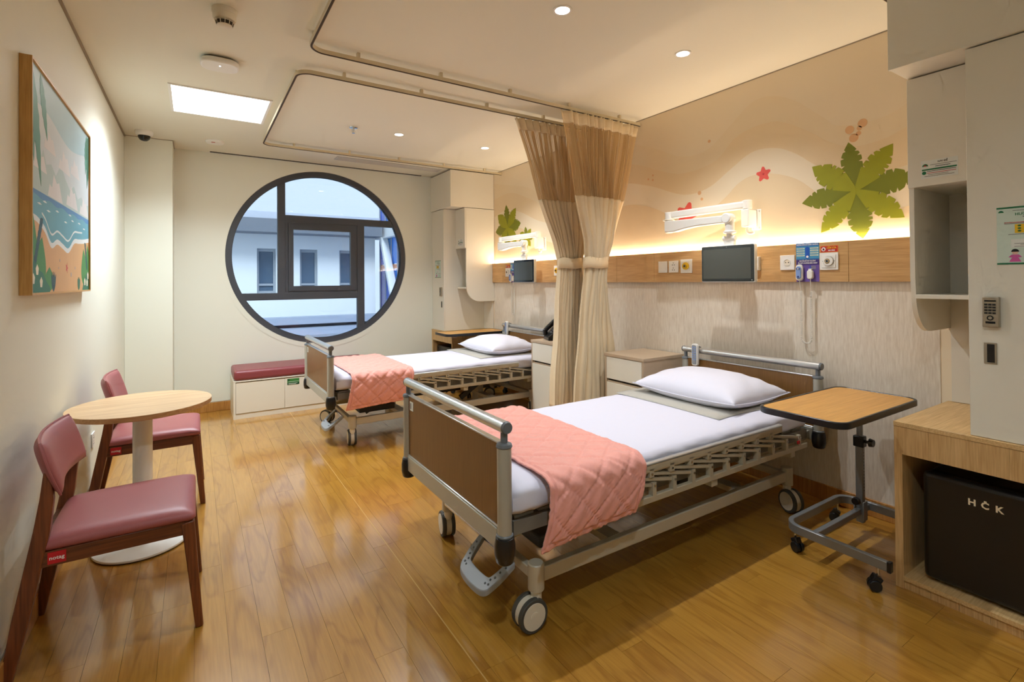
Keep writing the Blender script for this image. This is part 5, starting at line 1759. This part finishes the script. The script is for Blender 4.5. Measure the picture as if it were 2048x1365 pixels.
def screen_arm(y_w, who, dy=0.0):
    """bedside screen on a folding wall arm; y_w = y of the wall plate"""
    t = thing('bedside_screen', 'tablet screen on a folded white wall arm, ' + who, 'screen', (0, y_w, 0), 0, 'bedside screens')
    wp = box(XR - 0.012, XR - 0.002, -0.032, 0.032, 1.622, 1.757).build('wall_plate', 'white', t, bevel=0.004)
    for a in (-0.022, 0.022):
        for z in (1.636, 1.744):
            MB().cyl((XR - 0.0145, a, z), (XR - 0.012, a, z), 0.005, seg=10).build('bolt', 'alu', wp)
    box(XR - 0.105, XR - 0.012, -0.006, 0.050, 1.640, 1.757).build('bracket', 'white', t, bevel=0.008, seg=3)
    MB().cyl((XR - 0.075, 0.022, 1.757), (XR - 0.075, 0.022, 1.815), 0.030, seg=20).build('shoulder', 'white', t, bevel=0.004)
    MB().tube(catmull([(XR - 0.06, 0.03, 1.642), (XR - 0.06, 0.03, 1.615), (XR - 0.055, 0.012, 1.602), (XR - 0.05, -0.008, 1.606)], 5), 0.011, 10).build('cable_hook', 'white', t)
    MB().bar((XR - 0.075, 0.005, 1.786), (XR - 0.205, 0.555, 1.766), 0.042, 0.052, up=(0, 0, 1)).build('upper_arm', 'white', t, bevel=0.014, seg=4)
    MB().cyl((XR - 0.205, 0.548, 1.640), (XR - 0.205, 0.548, 1.790), 0.030, seg=20).build('elbow', 'white', t, bevel=0.006)
    MB().lathe([(0.040, -0.004), (0.042, 0.0), (0.040, 0.004), (0.0, 0.004)], c=(XR - 0.205, 0.552, 1.732), seg=24).build('elbow_disc', 'cream', t)
    # lower arm: deeper at the elbow, slimmer at the wrist
    arm = [(0.555, 1.722), (0.555, 1.652), (0.545, 1.642), (0.47, 1.640), (0.40, 1.652), (0.30, 1.662), (0.14, 1.664), (0.06, 1.664), (0.06, 1.712), (0.30, 1.716)]
    MB().prism(arm, 'yz', XR - 0.252, XR - 0.205 + 0.012).build('lower_arm', 'white', t, bevel=0.006, seg=3)
    hx = XR - 0.228
    hd = MB().cyl((hx - 0.035, 0.055, 1.690), (hx + 0.03, 0.055, 1.690), 0.034, seg=24).build('wrist', 'white', t, bevel=0.006)
    MB().cyl((hx, 0.048, 1.612), (hx, 0.048, 1.690), 0.028, seg=22).build('neck', 'white', t)
    MB().lathe([(0.030, 1.612), (0.040, 1.606), (0.040, 1.598), (0.026, 1.592), (0.0, 1.592)], c=(hx, 0.048, 0), seg=22).build('neck_ring', 'white', t)
    MB().cyl((hx, 0.048, 1.56), (hx, 0.048, 1.594), 0.020, seg=18).build('swivel', 'white', t)
    MB().cyl((hx, 0.006, 1.562), (hx, 0.092, 1.562), 0.018, seg=18).build('hinge', 'white', t, bevel=0.003)
    box(hx - 0.012, hx + 0.014, 0.012, 0.086, 1.46, 1.556).build('mount', 'white', t, bevel=0.004)
    # screen
    ya, yb_ = -0.142 + dy, 0.232 + dy
    sc_ = MB().prism(rrect(ya, yb_, 1.281, 1.516, 0.010), 'yz', hx - 0.038, hx - 0.008).build('housing', 'white', t, bevel=0.003)
    gz = MB().prism(rrect(ya + 0.003, yb_ - 0.003, 1.285, 1.513, 0.008), 'yz', hx - 0.0395, hx - 0.037).build('front_glass', 'bezel', sc_)
    box(hx - 0.0402, hx - 0.039, ya + 0.024, yb_ - 0.014, 1.304, 1.494).build('display', 'screen', sc_)
    MB().cyl((hx - 0.0400, (ya + yb_) / 2, 1.504), (hx - 0.039, (ya + yb_) / 2, 1.504), 0.0025, seg=10).build('webcam', 'alu_d', sc_)
    MB().cyl((hx - 0.0400, ya + 0.018, 1.294), (hx - 0.039, ya + 0.018, 1.294), 0.003, seg=10).build('button', 'alu', sc_)
    return t
screen_arm(1.885, 'over the near bed')
screen_arm(4.24, 'over the far bed', -0.035)

# ================================================================== WINDOW BENCH
bn = thing('window_bench', 'low cream storage bench with plum leather cushion under the round window', 'bench', (0.305, 5.392, 0))
BL, BD = 1.32, YB - 0.013 - 5.392
box(0.0, 0.018, 0.0, BD, 0.0, 0.352).build('side_panel', 'cab', bn)
box(BL - 0.018, BL, 0.0, BD, 0.0, 0.352).build('side_panel', 'cab', bn)
box(0.0, BL, 0.0, BD, 0.3525, 0.364).build('top_board', 'cab', bn, bevel=0.001, seg=1)
box(0.019, BL - 0.019, 0.03, BD, 0.05, 0.35).build('carcass', 'gapdark', bn)
box(0.019, BL - 0.019, 0.012, BD, 0.0, 0.048).build('plinth', 'cab', bn)
for k in range(3):
    a = 0.0195 + k * (BL - 0.039) / 3
    d = box(a + 0.001, a + (BL - 0.039) / 3 - 0.001, 0.006, 0.025, 0.052, 0.345).build('door', 'cab', bn, bevel=0.001, seg=1)
    if k == 1:
        sgn = box(a + 0.024, a + 0.135, 0.0048, 0.006, 0.275, 0.335).build('green_sign', 'safegreen', d)
        lab(sgn, 'small green safety sign on the bench door')
        box(a + 0.024, a + 0.135, 0.0042, 0.0050, 0.275, 0.296).build('sign_band', 'safegreen_d', sgn)
        box(a + 0.026, a + 0.046, 0.0040, 0.0050, 0.316, 0.333).build('sign_symbol', 'safegreen_d', sgn)
        for zz, u in ((0.306, 0.10), (0.289, 0.085), (0.282, 0.07)):
            box(a + 0.034, a + 0.034 + u, 0.0036, 0.0044, zz - 0.0018, zz + 0.0018).build('sign_line', 'mint', sgn)
box(0.004, BL - 0.004, -0.004, BD - 0.004, 0.3645, 0.46).build('cushion', 'leather_b', bn, bevel=0.028, seg=5)

# ================================================================== ROUND TABLE AND CHAIRS
rt_ = thing('round_table', 'small round pale wood table on a white pedestal between two chairs', 'table', (-0.222, 3.10, 0))
MB().lathe([(0.0, 0.676), (0.290, 0.676), (0.296, 0.680), (0.296, 0.699), (0.0, 0.699)], seg=72).build('top_core', 'tabledge', rt_)
MB().lathe([(0.2955, 0.6985), (0.296, 0.701), (0.0, 0.7015)], seg=72).build('top_surface', 'tabletop', rt_)
MB().cyl((0, 0, 0.02), (0, 0, 0.676), 0.041, seg=32).build('pedestal', 'white', rt_)
MB().lathe([(0.10, 0.668), (0.10, 0.675), (0.0, 0.675)], seg=32).build('mounting_plate', 'white', rt_)
MB().lathe([(0.198, 0.006), (0.2, 0.010), (0.198, 0.016), (0.06, 0.022), (0.0, 0.022)], seg=64).build('base_plate', 'white', rt_)
MB().lathe([(0.192, 0.0), (0.192, 0.006), (0.0, 0.006)], seg=64).build('base_rim', 'black', rt_)

def chair(x, y, who, rz=0.0):
    """low-back upholstered chair facing +X; origin under the seat centre"""
    t = thing('dining_chair', 'mauve leather chair with stained wood legs, ' + who, 'chair', (x, y, 0), rz, 'mauve leather chairs')
    for s in (-1, 1):
        yy = s * 0.205
        MB().bar((0.262, yy + s * 0.004, 0.0), (0.226, yy, 0.405), 0.026, 0.026, up=(1, 0, 0), w1=0.038, h1=0.042).build('front_leg', 'walnut', t, bevel=0.005)
        # rear leg: straight, leaning forward up to the back pad
        MB().loft([((-0.268, yy + s * 0.006, 0.0), 0.028, 0.032), ((-0.232, yy, 0.20), 0.034, 0.044), ((-0.180, yy, 0.48), 0.034, 0.043), ((-0.168, yy, 0.58), 0.032, 0.036), ((-0.166, yy, 0.672), 0.028, 0.020)]).build('rear_leg', 'walnut', t, bevel=0.004)
        MB().bar((-0.20, yy, 0.383), (0.232, yy, 0.383), 0.024, 0.052).build('side_rail', 'walnut_x', t, bevel=0.003)
    MB().box(-0.212, -0.190, -0.19, 0.19, 0.36, 0.41).build('rear_rail', 'walnut_x', t, bevel=0.003)
    MB().box(0.212, 0.234, -0.19, 0.19, 0.36, 0.41).build('front_rail', 'walnut_x', t, bevel=0.003)
    # seat cushion, softly domed
    n, m = 20, 18
    vs, fs = [], []
    for i in range(n + 1):
        for j in range(m + 1):
            u, v = -1 + 2 * i / n, -1 + 2 * j / m
            e = (1 - abs(u) ** 8) * (1 - abs(v) ** 8)
            px = -0.185 + 0.435 * (i / n)
            w = 0.218 + 0.012 * (i / n)
            vs.append((px, w * v, 0.440 + 0.018 * (max(e, 0)) ** 0.5 + 0.004 * (1 - u * u) * (1 - v * v) - 0.003 * abs(u) ** 3))
    nt = len(vs)
    for i in range(n):
        for j in range(m):
            a = i * (m + 1) + j
            fs.append((a, a + m + 1, a + m + 2, a + 1))
    per = [i * (m + 1) for i in range(n + 1)] + [n * (m + 1) + j for j in range(1, m + 1)] + [i * (m + 1) + m for i in range(n - 1, -1, -1)] + [j for j in range(m - 1, 0, -1)]
    k0 = len(vs)
    cxx = 0.03
    for q in per:
        p = vs[q]
        vs.append((cxx + (p[0] - cxx) * 1.015, p[1] * 1.015, 0.420))
    k1 = len(vs)
    for q in per:
        p = vs[q]
        vs.append((cxx + (p[0] - cxx) * 0.98, p[1] * 0.97, 0.398))
    L_ = len(per)
    for i in range(L_):
        j = (i + 1) % L_
        fs.append((per[i], per[j], k0 + j, k0 + i))
        fs.append((k0 + i, k0 + j, k1 + j, k1 + i))
    fs.append(tuple(range(k1, k1 + L_)))
    MB().add(vs, fs).build('seat', 'leather', t, ang=70, sub=1)
    # curved back pad
    n, m = 18, 12
    fr_, bk = [], []
    for i in range(n + 1):
        for j in range(m + 1):
            u, v = -1 + 2 * i / n, j / m
            bow = 0.030 * (1 - u * u)
            hw = 0.238 * (0.93 + 0.07 * math.sin(math.pi * v))
            z = 0.594 + 0.178 * v
            xx = -0.128 - 0.052 * v - bow
            e = max(0.0, (1 - abs(u) ** 6) * (1 - abs(2 * v - 1) ** 6)) ** 0.5
            fr_.append((xx + 0.004 + 0.016 * e, hw * u, z + 0.0))
            bk.append((xx - 0.006 - 0.020 * e, hw * u, z - 0.004))
    vs = fr_ + bk
    fs = []
    K = len(fr_)
    for i in range(n):
        for j in range(m):
            a = i * (m + 1) + j
            q = (a, a + m + 1, a + m + 2, a + 1)
            fs.append(q)
            fs.append(tuple(K + w for w in q[::-1]))
    per = [i * (m + 1) for i in range(n + 1)] + [n * (m + 1) + j for j in range(1, m + 1)] + [i * (m + 1) + m for i in range(n - 1, -1, -1)] + [j for j in range(m - 1, 0, -1)]
    for i in range(len(per)):
        a, b = per[i], per[(i + 1) % len(per)]
        fs.append((a, b, K + b, K + a))
    bp = MB().add(vs, fs).build('back_pad', 'leather', t, ang=80, sub=1)
    MB().tube([tuple((Vector(fr_[q]) + Vector(bk[q])) / 2 + Vector((-0.003, 0, 0))) for q in per], 0.0042, 6, True).build('piping', 'leather', bp)
    # sewn brand tag on the near side rail
    tg = MB().box(-0.165, -0.118, -0.2195, -0.2172, 0.366, 0.404).build('red_tag', 'red', t)
    lab(tg, 'small red tag with white lettering')
    me = text_mesh('notag', 0.0175, 'wtext', 'CENTER', 0.0, 0.0003)
    link('lettering', me, tg, (-0.1415, -0.2200, 0.385), ROT_MY)
    return t
chair(-0.250, 2.452, 'in the foreground before the round table')
chair(-0.224, 3.680, 'behind the round table by the window wall')

ws = thing('wall_socket', 'white wall socket low on the left wall behind the far chair', 'socket', (XL, 3.94, 0.35))
box(0.0005, 0.008, -0.043, 0.043, -0.043, 0.043).build('cover_plate', 'white', ws, bevel=0.002)
for dz in (-0.018, 0.018):
    for a, b in ((0, 0.008), (-0.008, -0.005), (0.008, -0.005)):
        MB().cyl((0.0078, a, dz + b), (0.0086, a, dz + b), 0.003, seg=8).build('pin_hole', 'bezel', ws)

# ================================================================== PICTURE ON THE LEFT WALL
pc = thing('beach_picture', 'framed beach picture with palm fronds and sea on the left wall', 'picture', (XL, 2.44, 1.26))
PWd, PHt, FD = 1.19, 0.87, 0.036
X0 = 0.0005
fw_ = 0.008
for nm_, a in (('frame_side', (0.0, fw_, 0.0, PHt)), ('frame_side', (PWd - fw_, PWd, 0.0, PHt)), ('frame_rail', (fw_, PWd - fw_, 0.0, fw_)), ('frame_rail', (fw_, PWd - fw_, PHt - fw_, PHt))):
    box(X0, FD, a[0], a[1], a[2], a[3]).build(nm_, 'frame_oak', pc)
ART = {}
def ac(n, *c, r=0.5):
    ART[n] = plain('art_' + n, srgb(*c), r, var=0.06, scale=7)
ac('sky', 176, 206, 214); ac('haze', 208, 218, 222); ac('cloud', 224, 222, 222); ac('hill', 186, 206, 204); ac('sea', 108, 172, 192); ac('deep', 92, 146, 196)
ac('foam', 232, 238, 240); ac('sand', 222, 176, 122); ac('frond', 86, 150, 128); ac('frond_d', 46, 112, 84); ac('leaf', 74, 146, 74); ac('leaf_d', 40, 84, 92); ac('bush', 46, 120, 92); ac('starred', 206, 78, 78); ac('petal', 240, 232, 210); ac('pebble', 186, 170, 170)
cv = box(X0 + 0.004, FD - 0.008, fw_, PWd - fw_, fw_, PHt - fw_).build('canvas', ART['sky'], pc)
cw, ch_ = PWd - 2 * fw_, PHt - 2 * fw_
_lay = [0]
def art(nm, pts, mat, lay):
    pts = [(min(max(u, 0), 1), min(max(v, 0), 1)) for u, v in pts]
    o = [(fw_ + u * cw, fw_ + v * ch_) for u, v in pts]
    _lay[0] += 1
    return MB().prism(o, 'yz', FD - 0.0085, FD - 0.008 + 0.00008 * lay + 0.000004 * _lay[0]).build(nm, ART[mat], cv, smooth=False)
def wave_pts(v0, amp, n, ph, u0=0.0, u1=1.0, steps=40, sl=0.0):
    return [(u0 + (u1 - u0) * i / steps, v0 + sl * i / steps + amp * math.sin(n * 2 * math.pi * i / steps + ph)) for i in range(steps + 1)]
art('printed_haze', wave_pts(0.82, 0.03, 1.2, 0.4) + [(1, 0.44), (0, 0.44)], 'haze', 1)
art('printed_hills', [(0, 0.55), (0.06, 0.60), (0.1, 0.57), (0.16, 0.66), (0.2, 0.6), (0.27, 0.62), (0.34, 0.58), (0.42, 0.66), (0.5, 0.60), (0.58, 0.56), (0.66, 0.60), (0.74, 0.54), (0.82, 0.57), (0.9, 0.53), (1, 0.55), (1, 0.44), (0, 0.44)], 'hill', 2)
for cu, cvv, s in ((0.25, 0.72, 0.9), (0.48, 0.69, 1.1), (0.68, 0.71, 1.0), (0.12, 0.60, 0.9), (0.62, 0.53, 1.2), (0.33, 0.52, 1.2), (0.88, 0.52, 1.1)):
    art('printed_cloud', [(cu - 0.09 * s, cvv - 0.05 * s), (cu - 0.07 * s, cvv), (cu - 0.04 * s, cvv - 0.01), (cu - 0.02 * s, cvv + 0.05 * s), (cu + 0.02 * s, cvv + 0.02 * s), (cu + 0.05 * s, cvv + 0.03 * s), (cu + 0.08 * s, cvv - 0.02 * s), (cu + 0.1 * s, cvv - 0.05 * s)], 'cloud', 3)
art('printed_sea', [(0, 0.455), (1, 0.455), (1, 0.2), (0, 0.2)], 'sea', 4)
art('printed_sea_line', wave_pts(0.43, 0.006, 5, 0) + [(1, 0.455), (0, 0.455)], 'deep', 5)
beach = catmull([(0, 0.34), (0.08, 0.335), (0.18, 0.30), (0.27, 0.235), (0.36, 0.26), (0.45, 0.245), (0.55, 0.23), (0.66, 0.29), (0.75, 0.30), (0.86, 0.31), (1, 0.33)], 5)
art('printed_foam', [(u, v + 0.004) for u, v in beach] + [(1, 0), (0, 0)], 'foam', 6)
art('printed_sand', [(u, v - 0.022) for u, v in beach] + [(1, 0), (0, 0)], 'sand', 7)
art('printed_ripple', [(u, v + 0.05) for u, v in beach[8:-6]] + [(u, v + 0.04) for u, v in reversed(beach[8:-6])], 'foam', 6)
for u, v in ((0.08, 0.40), (0.2, 0.385), (0.33, 0.405), (0.47, 0.37), (0.6, 0.395), (0.74, 0.40), (0.15, 0.42), (0.55, 0.42), (0.85, 0.38)):
    art('printed_ripple', [(u, v), (u + 0.03, v + 0.006), (u + 0.06, v), (u + 0.03, v - 0.004)], 'foam', 6)
def art_leaf(u, v, L, ang, wid, mat, lay, teeth=0):
    """a pointed leaf from (u,v) in height units, ang degrees from +v"""
    a = math.radians(ang)
    k = ch_ / cw
    out = []
    n = 12
    for sg in (1, -1):
        side = []
        for i in range(n + 1):
            t = i / n
            w = 1.9 * wid * math.sin(math.pi * t ** 0.8) * (0.8 + 0.2 * (i % 2) if teeth else 1) * sg
            side.append(((u + k * (L * t * math.sin(a) + w * math.cos(a))), v + L * t * math.cos(a) - w * math.sin(a)))
        out += side if sg > 0 else side[::-1][1:-1]
    return art('printed_leaf', out, mat, lay)
for u, v, L, an, w, m in ((0.0, 0.99, 0.42, 172, 0.03, 'frond'), (0.02, 0.98, 0.52, 163, 0.03, 'frond'), (0.12, 0.99, 0.30, 155, 0.024, 'frond'), (0.0, 0.85, 0.35, 178, 0.025, 'frond_d'),
                          (0.99, 0.99, 0.22, 200, 0.028, 'frond_d'), (0.95, 0.99, 0.26, 190, 0.026, 'frond'), (0.99, 0.97, 0.32, 188, 0.028, 'frond_d'), (1.0, 0.99, 0.2, 215, 0.03, 'frond_d')):
    art_leaf(u, v, L, an, w, m, 8, 1)
for k in range(7):
    art_leaf(0.04 + 0.012 * k, 0.13 + 0.028 * k, 0.07, 55, 0.012, 'leaf_d', 9)
    art_leaf(0.96 - 0.006 * k, 0.13 + 0.022 * k, 0.055, -50, 0.010, 'leaf_d', 9)
for u, v, L, an, w, m in ((0.0, 0.05, 0.30, 8, 0.05, 'leaf'), (0.10, 0.02, 0.24, 14, 0.055, 'leaf'), (0.24, 0.0, 0.12, 0, 0.05, 'leaf'), (0.9, 0.02, 0.24, -12, 0.05, 'leaf'), (0.99, 0.03, 0.26, -8, 0.05, 'leaf')):
    art_leaf(u, v, L, an, w, m, 8)
art('printed_bush', [(0, 0), (0, 0.13), (0.05, 0.14), (0.10, 0.10), (0.15, 0.09), (0.2, 0.05), (0.25, 0.02), (0.25, 0)], 'bush', 9)
art('printed_bush', [(1, 0), (1, 0.10), (0.95, 0.11), (0.9, 0.07), (0.86, 0.03), (0.84, 0)], 'bush', 9)
for k in range(5):
    art_leaf(0.30, 0.0, 0.10, -30 + 15 * k, 0.008, 'leaf_d', 10)
    art_leaf(0.76, 0.0, 0.08, -30 + 15 * k, 0.008, 'frond_d', 10)
for (u, v) in ((0.035, 0.06), (0.08, 0.10), (0.13, 0.045), (0.90, 0.05), (0.955, 0.045), (0.975, 0.09)):
    for q in range(5):
        art_leaf(u, v, 0.026, q * 72, 0.008, 'petal', 11)
st_ = []
for k in range(10):
    r_ = 0.030 if k % 2 == 0 else 0.012
    st_.append((0.52 + (ch_ / cw) * r_ * math.sin(0.3 + k * math.pi / 5), 0.125 + r_ * math.cos(0.3 + k * math.pi / 5)))
art('printed_starfish', st_, 'starred', 9)
for u, v, r_ in ((0.4, 0.16, 0.008), (0.6, 0.09, 0.014), (0.68, 0.13, 0.009), (0.38, 0.12, 0.006)):
    art('printed_pebble', [(u + r_ * 0.7 * math.cos(t), v + r_ * math.sin(t)) for t in [i * math.pi / 5 for i in range(10)]], 'pebble', 8)

# ================================================================== OUTSIDE THE WINDOW
OUT = {}
def oc(n, *c, r=0.7, **kw):
    OUT[n] = plain('outside_' + n, srgb(*c), r, **kw)
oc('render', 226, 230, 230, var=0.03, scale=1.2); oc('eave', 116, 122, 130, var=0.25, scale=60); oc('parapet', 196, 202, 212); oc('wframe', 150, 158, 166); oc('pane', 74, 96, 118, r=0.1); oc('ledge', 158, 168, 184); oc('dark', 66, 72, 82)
oc('blue_a', 30, 84, 190, r=0.15); oc('blue_b', 26, 120, 214, r=0.15); oc('blue_c', 70, 70, 150, r=0.15); oc('blue_d', 40, 130, 190, r=0.15); oc('amber_reflection', 216, 150, 120, r=0.2)
YO = 13.0
nb = thing('neighbouring_building', 'pale rendered building with narrow windows across the courtyard, seen through the round window', 'building', (0, YO, 0))
wins = [(-0.65, -0.24), (0.29, 0.70), (1.231, 1.637), (2.171, 2.581), (3.113, 3.52)]
wz0, wz1 = 1.05, 2.11
wl = MB().box(-6, 4.03, 0.06, 0.4, 0.30, wz0).box(-6, 4.03, 0.06, 0.4, wz1, 2.45)
e = [-6] + [v for w in wins for v in w] + [4.03]
for a, b in zip(e[0::2], e[1::2]):
    wl.box(a, b, 0.06, 0.4, wz0, wz1)
wl.build('wall', OUT['render'], nb)
for a, b in wins:
    wf = MB()
    for q in ((a, a + 0.05, wz0, wz1), (b - 0.05, b, wz0, wz1), (a + 0.05, b - 0.05, wz0, wz0 + 0.05), (a + 0.05, b - 0.05, wz1 - 0.07, wz1), (a + 0.05, b - 0.05, 1.225, 1.275)):
        wf.box(q[0], q[1], 0.16, 0.24, q[2], q[3])
    w = wf.build('window', OUT['wframe'], nb)
    MB().box(a + 0.05, b - 0.05, 0.20, 0.21, wz0 + 0.05, 1.225).build('pane', OUT['pane'], w)
    MB().box(a + 0.05, b - 0.05, 0.20, 0.21, 1.275, wz1 - 0.07).build('pane', OUT['pane'], w)
    MB().box(a, b, 0.38, 0.42, wz0, wz1).build('window_back', OUT['dark'], w)
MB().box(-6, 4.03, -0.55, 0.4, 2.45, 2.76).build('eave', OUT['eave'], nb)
MB().box(-6, 4.03, -0.35, 0.4, 2.76, 2.94).build('parapet', OUT['parapet'], nb)
MB().box(-6, 4.03, -0.35, 0.5, 0.30, 0.47).build('ledge', OUT['ledge'], nb)
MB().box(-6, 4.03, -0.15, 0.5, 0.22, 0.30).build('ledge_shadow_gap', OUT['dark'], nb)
MB().box(-6, 4.03, -0.6, 0.5, 0.06, 0.22).build('lower_ledge', OUT['ledge'], nb)
MB().box(-6, 4.03, -0.1, 0.5, -6.0, 0.06).build('lower_wall', OUT['render'], nb)
wg = thing('glass_wing', 'blue glass wing with slanted white column, right side of the round window', 'building', (4.26, 13.3, 0))
cols = ['blue_c', 'blue_a', 'blue_b', 'blue_a', 'blue_d', 'blue_b', 'blue_a', 'blue_c', 'blue_b']
for k in range(9):
    y1_ = -k * 0.46
    for z0_, z1_, c_ in ((-4.0, 0.2, 'blue_a'), (0.21, 1.62, cols[k]), (1.64, 1.74, 'amber_reflection'), (1.76, 2.42, cols[(k + 3) % 9]), (2.72, 4.4, cols[(k + 1) % 9]), (4.42, 6.0, cols[(k + 4) % 9])):  # the amber strip is an orange reflection in the glass, put in as colour
        MB().box(0.0, 0.06, y1_ - 0.44, y1_, z0_, z1_).build('glass_panel', OUT[c_], wg)
for k in range(10):
    MB().box(-0.03, 0.06, -k * 0.46 + 0.001, -k * 0.46 + 0.019, -4.0, 6.0).build('glazing_bar', OUT['wframe'], wg)
MB().box(-0.16, 0.06, -4.2, 0.02, 2.43, 2.71).build('floor_band', OUT['render'], wg)
MB().bar((-0.12, -0.60, 2.43), (-0.14, -2.3, -0.6), 0.10, 0.18, up=(1, 0, 0)).build('slanted_column', OUT['render'], wg)
